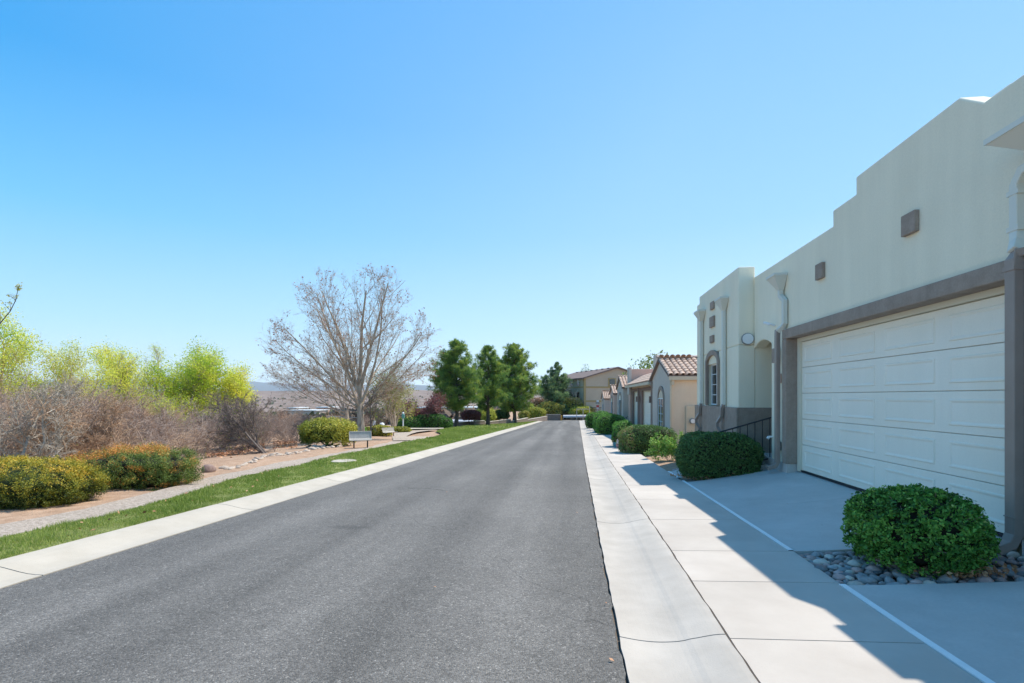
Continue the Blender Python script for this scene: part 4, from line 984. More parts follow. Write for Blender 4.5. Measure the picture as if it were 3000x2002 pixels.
# ------------------------------------------------------------------ bare sycamores
syc = dict(n=[7, 6, 5, 4, 3], wob=[.06, .09, .12, .16, .2], up=[.035, .04, .035, .02, .02], taper=[.30, .3, .4, .4, .4], start=[.12, .10, .08, .1, 1], kids=[2, 2, 2, 2, 0], prob=[.58, .60, .66, .58, 0],
           ang=[30, 32, 34, 36, 0], ratio=[.60, .50, .46, .5, 0], rr=[.46, .48, .5, .6, .6], rmin=.0036)
def sycamore(label, px, py, limbs, trunk_h, tr, lean, seed, leaves=1400, scale=1.0, mt='bark', crown=None):
    rng = random.Random(seed); q = spot(px, py); z = hz(q[0], q[1])-.06
    t = thing('bare_tree', label, 'tree', (q[0], q[1], z)); o = np.array([q[0], q[1], z]); segs = []; tips = []; ts = []
    p = o; d = norm(np.array([lean[0], lean[1], 1.])); n = 6
    for i in range(n):
        r0 = tr*(1.35 if i == 0 else 1.06-.03*i); r1 = tr*(1.06-.03*(i+1)); q2 = p+d*trunk_h/n; ts.append((*p, *q2, r0, r1)); p = q2
        d = norm(d+np.array([rng.gauss(0, .02), rng.gauss(0, .02), 0]))
    V, F = segmesh(ts, .01); raw('trunk', V, F, M[mt], t, smooth=False)
    for (az, el, L_, r) in limbs:
        a = math.radians(az); e = math.radians(el)
        # az measured in the view plane: 0 = right, 180 = left
        d = norm(np.array([math.cos(a)*math.cos(e), math.sin(a)*math.cos(e), math.sin(e)]))
        grow(segs, tips, rng, p+np.array([0, 0, (rng.uniform(-.2, .7) if 55 < el < 80 else -rng.uniform(0, .4))*scale]), d, L_*scale, r, 0, syc)
    if crown:                       # the rounded outline of the crown: (height of its centre, half width, half height)
        def inside(x_, y_, z_, k=1.0):
            dx, dy, dz_ = x_-o[0]+.25, y_-o[1], z_-o[2]-crown[0]
            w_ = 1+.06*math.sin(math.atan2(dz_, dx)*7+seed)+rng.gauss(0, .035)
            return (dx/crown[1])**2+(dy/crown[1])**2+(dz_/crown[2])**2 < w_*w_ or dz_ < -crown[2]*.45 and abs(dx) < crown[1]*.6
        segs = [g_ for g_ in segs if inside(g_[3], g_[4], g_[5])]; tips = [g_ for g_ in tips if inside(g_[0], g_[1], g_[2])]
    V, F = segmesh(segs, .022); raw('branches', V, F, M[mt], t)
    tp = np.array([k[:3] for k in tips if k[3] >= 3]); idx = NR.integers(0, len(tp), leaves)
    V, F, T = leafquads(tp[idx], .045, .5, .3, jitter=.04); raw('dead_leaves', V, F, M['brownleaf'], t, tint=T)
    return len(segs)
n1 = sycamore('tall bare sycamore spreading wide over the garden bench', 1059, 1284,
    [(100, 88, 4.9, .13), (15, 75, 4.7, .10), (2, 62, 4.6, .08), (172, 70, 4.7, .09), (183, 56, 4.7, .08), (180, 42, 4.7, .07), (200, 32, 4.3, .055), (-8, 47, 4.5, .065), (8, 32, 4.0, .05), (260, 62, 4.6, .07), (80, 60, 4.6, .07), (178, 20, 4.0, .045), (0, 18, 3.4, .035)], 1.9, .19, (-.02, 0), 12, 3200, 1.24, crown=(4.65, 4.55, 4.65))
n2 = sycamore('smaller bare sycamore leaning left behind the golden bush', 1022, 1270,
    [(180, 60, 4.6, .07), (185, 38, 5.0, .06), (170, 50, 4.6, .06), (120, 74, 4.8, .07), (30, 70, 4.6, .06), (182, 22, 5.2, .05)], 1.6, .13, (-.12, 0), 23, 700)

# thin dark tree, olive leaved trees and plum tree behind
br = dict(n=[6, 4, 3, 3], wob=[.07, .12, .16, .2], up=[.03, .05, .03, .02], taper=[.4, .4, .4, .4], start=[.3, .2, .1, 1], kids=[2, 2, 2, 0], prob=[.9, .85, .8, 0], ang=[45, 42, 40, 0], ratio=[.5, .55, .55, 0], rr=[.5, .55, .6, 0], rmin=.010)
def leafy(name, label, x, y, H, lean, r, nst, mt, nl, ls, seed, P=br, bark='bark', spread=.3, tint=.5, jit=.25, z=None, cat='tree', crown=None, up=.0, tj=.2, tthk=.03):
    rng = random.Random(seed); z = hz(x, y)-.05 if z is None else z
    t = thing(name, label, cat, (x, y, z)); segs = []; tips = []
    for k in range(nst):
        a = rng.uniform(0, 6.28) if nst > 1 else 0; s_ = spread*rng.uniform(.4, 1.1) if nst > 1 else 0
        d = norm(np.array([math.cos(a)*s_+lean[0], math.sin(a)*s_+lean[1], 1.]))
        grow(segs, tips, rng, np.array([x, y, z])+np.array([math.cos(a)*.1, math.sin(a)*.1, 0])*(nst > 1), d, H*rng.uniform(.75, 1.0), r, 0, P)
    hh_ = np.percentile(np.array([k[2] for k in tips]), 98)-z; f_ = H/max(hh_, .1); o_ = np.array([x, y, z])
    segs = [(*((np.array(g_[:3])-o_)*f_+o_), *((np.array(g_[3:6])-o_)*f_+o_), g_[6], g_[7]) for g_ in segs]
    tips = [(*((np.array(k[:3])-o_)*f_+o_), k[3]) for k in tips]
    V, F = segmesh(segs, tthk); raw('trunk', V, F, M[bark], t)
    tp = np.array([k[:3] for k in tips]); tp = tp[tp[:, 2] > z+H*up]
    if nl:
        idx = NR.integers(0, len(tp), nl); dd_ = NR.normal(0, 1, (nl, 3)); dd_ /= np.linalg.norm(dd_, axis=1, keepdims=True); P_ = tp[idx]+dd_*(jit*1.55*NR.random(nl)**.5)[:, None]
        ti = tint+.30*wob(P_[:, 0]*1.3+P_[:, 2], P_[:, 1]+P_[:, 2]*1.7, 1.2)
        V, F, T = leafquads(P_, ls, ti, tj); raw('crown', V, F, M[mt], t, tint=T)
    return t
q = spot(1086, 1286); leafy('thin_tree', 'thin dark trunked bare tree right of the big sycamore', q[0], q[1], 2.9, (.10, 0), .05, 1, 'olive', 150, .03, 5, bark='mesqbark')
q = spot(1128, 1262); leafy('olive_tree', 'olive green feathery tree behind the litter bin', q[0], q[1]+2, 5.6, (-.12, 0), .09, 3, 'olive', 5200, .05, 6, tint=.55, jit=.3)
q = spot(1100, 1262); leafy('olive_tree', 'yellow green feathery tree partly behind the sycamore trunk', q[0], q[1]+4, 4.2, (.1, 0), .09, 3, 'spring2', 3600, .05, 66, tint=.4, jit=.3)
q = at(1238, 46); leafy('plum_tree', 'purple leaved plum tree with pale branches behind the boxy hedge', q[0], 46, 3.0, (0, 0), .06, 5, 'plum', 6500, .06, 9, spread=.85, tint=.55, jit=.32, bark='mesqbark', up=.35)

# ------------------------------------------------------------------ pines
def pine(label, x, y, H, Wd, seed, clear=.2, mt='pine', dens=1.0, lean=0, group='pines behind the lawn', z=None, tintb=.42, shape=1.0):
    rng = random.Random(seed); nr_ = np.random.default_rng(seed); z = (hz(x, y)-.08) if z is None else z
    t = thing('pine_tree', label, 'tree', (x, y, z), group); ts = []; p = np.array([x, y, z]); n = 12
    cs = [p.copy()]
    for i in range(n):
        q = np.array([x+lean*(i+1)/n*H+rng.gauss(0, .03), y+rng.gauss(0, .03), z+H*.96*(i+1)/n]); r0 = .024*H*(1-i/n)*(1.3 if i == 0 else 1)+.02; r1 = .024*H*(1-(i+1)/n)+.02
        ts.append((*p, *q, r0, r1)); p = q; cs.append(q)
    V, F = segmesh(ts, .001); raw('trunk', V, F, M['darkbark'], t)
    bs = []; cl = []
    nb = int(62*dens)
    for k in range(nb):
        f = clear+(1-clear)*(k+rng.random())/nb; hgt_ = z+H*f; i = min(n, int(f*n)); c = cs[i]
        g_ = (f-clear)/(1-clear); prof = (math.sin(min(1, g_*2.2+.32)*math.pi/2))*(1-g_)**(.62*shape)*1.08+.05
        az = rng.uniform(0, 6.283); L_ = Wd*prof*rng.uniform(.55, 1.15); e = rng.uniform(.0, .45)+.5*g_
        d = np.array([math.cos(az), math.sin(az), e]); p0 = np.array([c[0], c[1], hgt_-L_*e*.4]); p1 = p0+d*L_*.6; p2 = p1+np.array([d[0], d[1], e+.35])*L_*.4
        bs += [(*p0, *p1, .018+.02*L_, .014+.008*L_), (*p1, *p2, .014+.008*L_, .01)]
        m = max(4, int(L_*6))
        for j in range(m):
            s = .35+.65*(j+rng.random())/m; pp = p0+(p2-p0)*s+np.array([rng.gauss(0, .13), rng.gauss(0, .13), rng.gauss(0, .12)+.05])*L_*.75
            cl.append((*pp, .27+.15*rng.random()+.06*L_, rng.gauss(tintb, .19)))
    V, F = segmesh(bs, .03); raw('branches', V, F, M['darkbark'], t)
    A = np.array(cl); k = 60; m = len(A)
    d = nr_.normal(0, 1, (m, k, 3)); d[:, :, 2] += .35; d /= np.linalg.norm(d, axis=2, keepdims=True)
    c = A[:, None, :3]; r = A[:, 3][:, None, None]*nr_.uniform(.45, 1.05, (m, k, 1))
    a = c+d*r*.30; b_ = c+d*r; s = np.cross(d, nr_.normal(0, 1, (m, k, 3))); s /= np.linalg.norm(s, axis=2, keepdims=True); w = s*.020*(H/9)
    V = np.stack([a-w, a+w, b_+w*.4, b_-w*.4], 2).reshape(-1, 3); F = np.arange(len(V)).reshape(-1, 4)
    up_ = np.clip(d[:, :, 2]*.12, -.1, .12); T = np.clip(A[:, 4][:, None]+up_+nr_.normal(0, .08, (m, k)), 0, 1)
    raw('needles', V, F, M[mt], t, tint=np.repeat(T.ravel(), 4))
a = at(1338, 50); pine('full rounded pine, leftmost of the three beside the lawn', a[0], a[1], 8.5, 2.75, 41, .2, dens=1.7, tintb=.5)
a = at(1430, 56); pine('slimmer open crowned pine in the middle of the three', a[0], a[1], 8.75, 2.5, 42, .2, dens=1.2, tintb=.5)
a = at(1507, 68); pine('broad pine with yellow green side, rightmost of the three', a[0], a[1], 10.5, 3.9, 43, .16, dens=2.0, tintb=.58, shape=1.1)
a = at(1631, 108); pine('lone blue green conical pine in front of the apartment building', a[0], 108, 12.6, 5.4, 44, .04, mt='pine2', group=None, z=-4.2, shape=1.35, dens=1.5)

# ------------------------------------------------------------------ brush, mesquites and cottonwoods in the wash on the left
def shrub_arrays(seed, H, W_, nst, P, r=.012):
    rng = random.Random(seed); segs = []; tips = []
    for k in range(nst):
        a = rng.uniform(0, 6.283); q = rng.random()**.6
        d = norm(np.array([math.cos(a)*W_*q, math.sin(a)*W_*q, H])); L_ = math.hypot(H, W_*q)*rng.uniform(.7, 1.0)
        grow(segs, tips, rng, np.array([math.cos(a)*.12*q, math.sin(a)*.12*q, 0.]), d, L_, r*rng.uniform(.8, 1.6), 0, P)
    V, F = segmesh(segs, .03); f_ = H/np.percentile(V[:, 2], 98.5); V[:, 2] *= f_; return V, F, np.array(tips)[:, :3]
bp = dict(n=[5, 4, 3, 2], wob=[.13, .18, .22, .28], up=[.02, .03, .02, .0], taper=[.4, .4, .4, .4], start=[.1, .05, .05, 1], kids=[2, 2, 2, 0], prob=[.85, .85, .7, 0], ang=[36, 38, 42, 0], ratio=[.5, .52, .55, 0], rr=[.55, .6, .7, 0], rmin=.0042)
var = [shrub_arrays(100+i, 2.3, 1.7, 8, bp, .015) for i in range(5)]
def merge(name, places, mt, label, cat='shrub', kind='stuff'):
    Vs = []; Fs = []; n0 = 0
    for (x, y, s, sz) in places:
        V, F, T = var[R.randrange(len(var))]; a = R.uniform(0, 6.283); c, sn = math.cos(a), math.sin(a)
        V2 = V.copy(); V2[:, 0] = (V[:, 0]*c-V[:, 1]*sn)*s+x; V2[:, 1] = (V[:, 0]*sn+V[:, 1]*c)*s+y; V2[:, 2] = V[:, 2]*sz+hz(x, y)-.1
        Vs.append(V2); Fs.append(F+n0); n0 += len(V)
    o = raw(name, np.concatenate(Vs), np.concatenate(Fs), mt); props(o, label, cat, kind=kind); return o
def topz(px):      # height line of the brush in the photograph, as picture rows
    return lerp(px, [-500, 0, 150, 300, 420, 520, 640, 760, 900, 1000, 1120, 1300, 1500], [1060, 1080, 1095, 1130, 1172, 1178, 1178, 1190, 1200, 1205, 1210, 1200, 1200])
pl = []; pl2 = []
for (y0, y1, n, lo, hi) in ((8.5, 13, 17, -380, 470), (13, 20, 34, -500, 640), (20, 30, 36, -700, 860), (30, 46, 46, -700, 960), (46, 75, 40, -600, 1150)):
    for _ in range(n):
        y = R.uniform(y0, y1); px = R.uniform(lo, hi); x = at(px, y)[0]
        if x > lerp(y, PLY, PLX)-2.6-.10*max(0, y-12): continue
        z = hz(x, y); h_ = CH+(1163-topz(px))/1500*y*1.0-z; h_ *= R.uniform(.68, 1.02)
        if h_ < .7: continue
        (pl2 if px > 400 and R.random() < .75 or R.random() < .15 else pl).append((x, y, max(.8, min(h_/2.3, 1.5))*R.uniform(.85, 1.1), h_/2.3))
merge('brush_thicket', pl, M['twig'], 'tangled brown bare brush filling the wash on the left')
merge('brush_thicket', pl2, M['twig2'], 'greyer bare brush behind the patchy hedge and mesquite')
# sprigs of yellow green low in the brush
tips_ = []
for (x, y, s, sz) in pl[:24]:
    for _ in range(60): tips_.append((x+R.gauss(0, .7), y+R.gauss(0, .5), hz(x, y)+abs(R.gauss(.6, .5))*sz))
V, F, T = leafquads(tips_, .022, .4, .3, asp=.4); props(raw('brush_sprouts', V, F, M['spring2'], tint=T), 'yellow green sprouts scattered low in the bare brush', 'sprouts', kind='stuff')

mq = dict(n=[6, 5, 4, 3, 2], wob=[.13, .16, .2, .25, .3], up=[.0, .01, .01, .0, .0], taper=[.5, .4, .4, .4, .4], start=[.1, .08, .05, .05, 1], kids=[2, 2, 2, 2, 0], prob=[.85, .85, .8, .65, 0], ang=[42, 42, 42, 45, 0], ratio=[.6, .55, .5, .5, 0], rr=[.6, .55, .55, .6, 0], rmin=.0042)
def mesq(label, px, py, H, lean, r, nst, seed, mt='twig2', bark=None, name='mesquite_tree', spread=.5, leaf=0, lm='olive', dy=0, **kw):
    q = spot(px, py); x, y = q[0], q[1]
    if dy: y += dy; x = at(px, y)[0]
    return leafy(name, label, x, y, H, lean, r, nst, lm, leaf, .03, seed, P=mq, bark=bark or mt, spread=spread, **kw)
mesq('dark leaning mesquite with twisted trunk at the edge of the leaf litter', 787, 1323, 1.95, (-.75, .1), .04, 3, 301, 'twig2', bark='mesqbark', spread=.55, leaf=300)
mesq('small bare mesquite left of the golden bush', 876, 1284, 1.6, (.0, 0), .035, 3, 302, 'twig2', spread=.7)
mesq('bare grey brush tree behind the leaf litter, left of the leaning mesquite', 640, 1285, 2.5, (.1, 0), .055, 5, 303, 'twig2', spread=.7, dy=1)
mesq('tall pale stemmed bare shrub behind the left end of the wide hedge', 60, 1372, 2.15, (-.25, 0), .035, 3, 304, 'bark2', spread=.55, dy=-2)
mesq('spreading bare shrub with pale forked stems behind the two hedges', 235, 1362, 1.8, (.35, 0), .03, 4, 305, 'twig', spread=.6, dy=-1.5)
mesq('bare shrub with dark upright stems behind the patchy hedge', 420, 1320, 2.1, (.12, 0), .032, 5, 306, 'twig3', spread=.5, dy=-1)
mesq('dark bare tree rising to the right of the bright green cottonwood', 690, 1270, 3.6, (-.12, 0), .07, 3, 307, 'twig2', bark='mesqbark', spread=.4, dy=4)
mesq('bare brown tree between the dark bare tree and the golden bush', 820, 1262, 2.3, (0, 0), .04, 3, 308, 'twig3', spread=.7, dy=5)
# cottonwoods with new leaves
cwt = dict(n=[6, 5, 4, 2], wob=[.07, .1, .14, .2], up=[.04, .06, .04, .02], taper=[.35, .4, .4, .4], start=[.35, .2, .2, 1], kids=[1, 1, 2, 0], prob=[.9, .85, .7, 0], ang=[28, 32, 36, 0], ratio=[.5, .5, .45, 0], rr=[.5, .55, .6, 0], rmin=.007)
cw = dict(n=[7, 5, 4, 3], wob=[.06, .1, .14, .2], up=[.03, .05, .03, .02], taper=[.4, .4, .4, .4], start=[.32, .15, .1, 1], kids=[2, 2, 2, 0], prob=[.9, .85, .85, 0], ang=[34, 38, 40, 0], ratio=[.5, .55, .5, 0], rr=[.55, .55, .6, 0], rmin=.012)
def cotton(label, px, y, top, nst, mt, nl, ls, seed, lean=0, spread=.3, bark='bark2', tint=.5, jit=.35, r=.1, up=.3, PP=None):
    x = at(px, y)[0]; z = hz(x, y)-.1; H = CH+(1163-top)/1500*y-z
    return leafy('cottonwood_tree', label, x, y, H*.97, (lean, 0), r, nst, mt, nl, ls, seed, P=PP or cw, bark=bark, spread=spread, tint=tint, jit=jit, up=up, z=z, tthk=.05)
cotton('yellow green cottonwood with two pale trunks above the brush', 372, 46, 1003, 4, 'spring', 17000, .065, 401, lean=.02, spread=.26, tint=.85, jit=.6, r=.13)
cotton('sparse pale cottonwood between the two brighter ones', 462, 50, 1000, 2, 'spring', 4200, .055, 402, spread=.25, tint=.7, jit=.4, r=.14, up=.45)
cotton('bright lime green dense cottonwood, right hand of the group', 548, 50, 1014, 6, 'spring', 30000, .082, 403, spread=.46, tint=.5, jit=.75, r=.14)
cotton('rounded lime cottonwood at the right edge of the green group', 645, 52, 1066, 5, 'spring', 16000, .082, 404, spread=.4, tint=.85, jit=.65, r=.12)
cotton('low lime green growth below the sparse cottonwood', 470, 44, 1135, 6, 'spring', 6000, .06, 405, spread=.75, tint=.6, jit=.5, r=.07, up=.1)
cotton('yellow green leafy tree above the brown brush, nearest the pale cottonwood', 245, 30, 992, 4, 'spring', 8500, .042, 406, spread=.26, tint=.8, jit=.42, r=.05, bark='twig', up=.5, PP=cwt)
cotton('thin leafed tree rising from the brown brush, second from the left edge', 165, 27, 988, 4, 'spring2', 8500, .04, 407, spread=.28, tint=.75, jit=.42, r=.05, bark='twig', up=.5, PP=cwt)
cotton('thin olive leafed tree over the brush near the left edge', 85, 22, 1003, 4, 'spring2', 4500, .036, 408, spread=.32, tint=.4, jit=.36, r=.045, bark='twig3', up=.5, PP=cwt)
cotton('leafy lime green tree cut by the left edge of the view', -25, 24, 868, 5, 'spring', 17000, .045, 409, spread=.2, tint=.7, jit=.45, r=.09, bark='twig', up=.35, PP=cwt)
q = at(-150, 12.6); t = thing('budding_branch_tree', 'tree at the far left edge whose long budding branch reaches into the sky', 'tree', (q[0], 12.6, hz(q[0], 12.6)))
pp = [at(px, 12.6, py) for px, py in ((-150, 1420), (-140, 1250), (-95, 1090), (-40, 1000), (0, 948), (30, 912), (46, 880), (52, 850), (57, 836))]
MB().tube(pp, [.09, .08, .05, .028, .014, .011, .009, .007, .005], 6).build('trunk', M['darkbark'], t)
tw = []; tp_ = []
for (i, dx_, dzv) in ((4, -.05, .30), (5, -.12, .28), (5, -.22, .22), (6, .03, .10), (6, -.1, .12), (7, -.08, .06), (7, .05, .05), (3, -.1, .35)):
    p0 = Vector(pp[i]); p1 = p0+Vector((dx_, R.uniform(-.1, .1), dzv)); MB().tube([p0, (p0+p1)/2+Vector((.02, 0, 0)), p1], [.006, .005, .003], 5).build('twig', M['darkbark'], t); tp_ += [tuple(p1)]*3+[tuple((p0+p1)/2)]
tp_ += [pp[8]]*5+[pp[7]]*3
P_ = np.repeat(np.array(tp_), 7, 0); V, F, T = leafquads(P_, .022, .75, .2, jitter=.035); raw('buds', V, F, M['gold'], t, tint=T)['kind'] = 'stuff'
# leaf litter drifts
p_ = []
for _ in range(5200):
    px = R.uniform(600, 870); c = 1305-.10*(px-600)+8*math.sin(px*.03); py = R.gauss(c, 9)
    if 775 < px < 800: continue
    q = spot(px, py); p_.append((q[0], q[1], hz(q[0], q[1])+.01+.03*R.random()))
litter('leaf_litter', 'drift of orange fallen leaves under the mesquites', p_, .05)
p_ = []
for _ in range(90):
    q = spot(R.uniform(0, 900), 0) if False else None
    y = 3+R.random()**1.5*18; x = R.uniform(XL(y), KO-.1); p_.append((x, y, float(base(y))+.12))
litter('fallen_leaves', 'scattered tan leaves on the grass verge', p_, .022)
p_ = [(1.55, 2.6, -.145), (.24, 3.02, -.18), (.27, 3.9, -.2), (.30, 4.9, -.235), (.62, 7.0, -.3), (3.85, 4.2, -.10), (3.0, 7.5, -.14), (2.9, 6.3, -.14), (-1.1, 4.1, -.21), (-2.2, 9, -.36), (.1, 7.4, -.31)]
for k, q in enumerate(p_):
    V, F, T = leafquads([q], .035 if k == 5 else .016, .6, .2, np.array([[0, 0, 1.]]), .2, .6); props(raw('fallen_leaf', V+np.array([0, 0, .012]), F, M['dryleaf'], tint=T), ['tan leaf on the sunny sidewalk slab', 'leaf beside the asphalt edge nearest the viewer', 'leaf in the asphalt joint at the long gutter section', 'leaf lying along the gutter edge mid way', 'leaf on the gutter concrete', 'curled rosy leaf on the near driveway', 'speck of leaf in the middle of the garage driveway', 'dark leaf scrap on the garage driveway', 'orange leaf lying on the asphalt', 'small leaf far out on the asphalt', 'leaf on the right side of the asphalt'][k], 'leaf')

# ------------------------------------------------------------------ garden furniture
def bench(label, px, py, rz, sc=.74, wd=1.5):
    q = spot(px, py); x, y = q[0], q[1]; z = hz(x, y)
    t = thing('park_bench', label, 'bench', (x, y, z), rz=rz); t.scale = (sc, sc, sc)
    def B(m, nm, mt='beige_bench', **k): return m.build(nm, M[mt], t, origin=(0, 0, 0), **k)
    w = wd/2
    n = 12
    prof = [(-.22, .42), (-.02, .40), (.16, .42), (.24, .50), (.29, .66), (.33, .84)]
    B(MB().tube([(-w, a, b) for a, b in prof], .022, 6), 'side_rim'); B(MB().tube([(w, a, b) for a, b in prof], .022, 6), 'side_rim')
    for (a, b_) in (prof[0], prof[2], prof[-1]): B(MB().tube([(-w, a, b_), (w, a, b_)], .018, 6), 'rail')
    for k in range(n):                      # straps of the seat shell
        xx = -w+wd*(k+.5)/n
        vs = []; fs = []
        for (a, b_) in prof: vs += [(xx-.052, a, b_), (xx+.052, a, b_), (xx+.052, a+.006, b_-.008), (xx-.052, a+.006, b_-.008)]
        for j in range(len(prof)-1):
            for i in range(4): fs.append((j*4+i, j*4+(i+1) % 4, j*4+4+(i+1) % 4, j*4+4+i))
        B(MB().add(vs, fs), 'slat')
    for s_ in (-1, 1):
        B(MB().tube([(s_*w*.62, .02, -.05), (s_*w*.62, .02, .40)], .035, 8).tube([(s_*w*.62, -.2, .395), (s_*w*.62, .2, .395)], .02, 6), 'leg', 'metalblack')
    return t
bench('pale metal bench beside the gravel path, nearer one in front of the sycamore', 1057, 1312, math.radians(28), wd=1.1)
bench('small pale metal bench farther along the curving path', 1143, 1279, math.radians(60), sc=.6, wd=1.4)
q = spot(1181, 1262); z = hz(q[0], q[1])
lp = thing('lamp_post', 'short white post with a green lantern head beside the path', 'lamp post', (q[0], q[1], z))
MB().tube([(q[0], q[1], z-.1), (q[0], q[1], z+1.0)], .05, 8).build('pole', M['white'], lp)
MB().lathe([(.06, 1.0), (.12, 1.05), (.12, 1.3), (.06, 1.38)], (q[0], q[1], z), 10).build('lantern', mat('green_lantern', (.12, .32, .27), rough=.5), lp)
MB().lathe([(.07, 1.38), (.10, 1.4), (.03, 1.5)], (q[0], q[1], z), 10).build('lantern_cap', M['white'], lp)
q = spot(1119, 1268); z = hz(q[0], q[1])
tb = thing('litter_bin', 'round brown litter bin with white domed lid behind the amber shrub', 'litter bin', (q[0], q[1], z))
MB().lathe([(.17, 0), (.18, .5), (.17, .53)], (q[0], q[1], z), 16).build('body', M['beige_bench'], tb)
MB().lathe([(.18, .531), (.15, .62), (.08, .67), (.02, .69)], (q[0], q[1], z), 16).build('lid', M['white'], tb)
q = spot(1097, 1262); z = hz(q[0], q[1])
gs = thing('garden_sign', 'small white garden sign standing between the amber shrubs', 'sign', (q[0], q[1], z))
MB().box(q[0]-.015, q[0]+.015, q[1], q[1]+.02, z, z+.45).build('stake', M['grey'], gs); MB().box(q[0]-.12, q[0]+.12, q[1]-.02, q[1]-.002, z+.4, z+.75).build('panel', M['white'], gs, bevel=.01)
q = spot(1098, 1275); stone('boulder', 'flat tan boulder beside the thin dark tree', (q[0], q[1], hz(q[0], q[1])+.1), (.5, .4, .35), M['palestone'])
q = spot(1008, 1352); props(MB().lathe([(.34, -.05), (.34, .0), (.30, .012)], (q[0], q[1], float(base(q[1]))+.085), 28).build('utility_cover', M['kerb'], origin=(q[0], q[1], float(base(q[1]))+.085)), 'flat round concrete utility cover set in the grass verge', 'utility cover')
# iron panel fence behind the sycamores
f0, f1 = at(960, 38), at(1052, 36)
fz = hz(f0[0], f0[1]); ft = thing('iron_fence', 'low grey iron fence seen between the two sycamore trunks', 'fence', (f0[0], f0[1], fz))
def P_(t, z): return (f0[0]+(f1[0]-f0[0])*t, f0[1]+(f1[1]-f0[1])*t, fz+z)
zz0 = CH-(1253-1163)/1500*37-fz; zz1 = CH-(1229-1163)/1500*37-fz+.1
for z in (zz1, zz0+.1): MB().tube([P_(0, z), P_(1, z)], .025, 6).build('rail', M['grey'], ft)
for k in range(24): MB().tube([P_(k/23, zz0-.6), P_(k/23, zz1)], .014 if k % 6 else .035, 5).build('picket', M['grey'], ft)

# ------------------------------------------------------------------ low block wall, guardrail, end of the street
def bw(pts_, top, name, label, mt, cap='palestone'):
    t = thing(name, label, 'wall', (pts_[0][0], pts_[0][1], -3))
    for k in range(len(pts_)-1):
        a, b_ = Vector((*pts_[k][:2], 0)), Vector((*pts_[k+1][:2], 0)); d = (b_-a).normalized(); n = Vector((-d.y, d.x, 0))*.1
        z0 = -5; z1 = top[k]
        q = [a-n, b_-n, b_+n, a+n]
        MB().hexa([(v.x, v.y, z0) for v in q], [(v.x, v.y, z1) for v in q]).build('wall_section', mt, t)
        q = [a-n*1.3, b_-n*1.3, b_+n*1.3, a+n*1.3]
        MB().hexa([(v.x, v.y, z1+.003) for v in q], [(v.x, v.y, z1+.06) for v in q]).build('cap', M['taupe'], t)
    return t
M['block'] = mat('block_wall', (.20, .15, .12), (.26, .20, .165), 3, .95, .5, 20)
wp = [at(1150, 49), at(1312, 52), at(1418, 58), at(1495, 66), at(1545, 77), at(1602, 91)]
tops = [CH-(1238-1163)/1500*51, CH-(1237-1163)/1500*56, CH-(1232-1163)/1500*64, CH-(1227-1163)/1500*75, CH-(1222-1163)/1500*88]
bw(wp, tops, 'stepped_block_wall', 'low brown block wall stepping behind the three pines', M['block'])
a, b_ = at(1600, 96), at(1643, 96)
bw([a, b_], [CH-(1215-1163)/1500*96], 'end_block_wall', 'taller dark block wall end beside the guardrail', M['block'])
MB().box(b_[0]-.02, b_[0]+.25, 95.7, 95.8, -4, CH-(1216-1163)/1500*96).build('reflector', mat('amber_reflector', (.7, .32, .06)), None)
props(bpy.data.objects['reflector'], 'amber marker panel at the wall end by the guardrail', 'marker')
M['galv'] = mat('galvanised_steel', (.52, .55, .60), rough=.4, metal=.3)
g0, g1 = at(1650, 100), at(1800, 104); zg = CH-(1220-1163)/1500*100
gr_ = thing('guardrail', 'galvanised steel guardrail closing the end of the street', 'guardrail', (g0[0], g0[1], zg-.8))
m = MB(); pr = [(0, .16), (-.08, .10), (0, .03), (0, -.03), (-.08, -.10), (0, -.16)]
vs = [(x_, yy+dy_, zg+z_*1.5) for (x_, yy) in ((g0[0], g0[1]), (g1[0], g1[1])) for dy_, z_ in pr]; n = len(pr)
m.add(vs, [(k, k+1, n+k+1, n+k) for k in range(n-1)]); o = m.build('beam', M['galv'], gr_); sd_ = o.modifiers.new('thickness', 'SOLIDIFY'); sd_.thickness = .02
for k in range(7):
    x = g0[0]+(g1[0]-g0[0])*k/6; y = g0[1]+(g1[1]-g0[1])*k/6+.02; MB().box(x-.08, x+.08, y, y+.18, zg-1.6, zg+.2).build('post', M['brown'], gr_)

# scrub beyond the guardrail
def scrub(nm, label, px, y, pyb, rad, n, ls, mt, ph, tint=.55, cat='shrub', **k):
    x = at(px, y)[0]; z = CH-(pyb-1163)/1500*y
    return hedge(nm, label, cat, (x, y, z), rad, n, ls, M[mt], e=2.1, amp=.14, ph=ph, tintf=lambda u, P, cl: tint+.22*u[:, 2]+.2*(cl-.5), inner='inner2', shell=.4, spread=1.4, **k)
scrub('yellow_scrub', 'yellow green scrub bush behind the low wall, left of the guardrail', 1612, 104, 1216, (2.6, 1.5, 1.5), 4200, .13, 'rabbit', 1.1)
scrub('yellow_scrub', 'straw yellow scrub bush over the block wall end', 1640, 108, 1218, (2.2, 1.5, 1.4), 3600, .13, 'rabbit', 2.1, .8)
scrub('yellow_scrub', 'tall yellow green scrub behind the middle of the guardrail', 1680, 106, 1217, (2.5, 1.6, 2.1), 4800, .13, 'rabbit', 3.1, .6)
scrub('yellow_scrub', 'bright green scrub low against the guardrail', 1700, 103, 1218, (2.2, 1.2, 1.0), 3000, .12, 'spring2', 4.1, .4)
scrub('yellow_scrub', 'straw scrub at the right end of the guardrail', 1719, 105, 1217, (1.6, 1.2, 1.1), 2200, .12, 'rabbit', 5.1, .7)
scrub('rusty_scrub', 'rusty dead shrub below the lone pine', 1652, 112, 1210, (2.2, 1.6, 2.9), 4200, .13, 'rust', 6.1, .7)
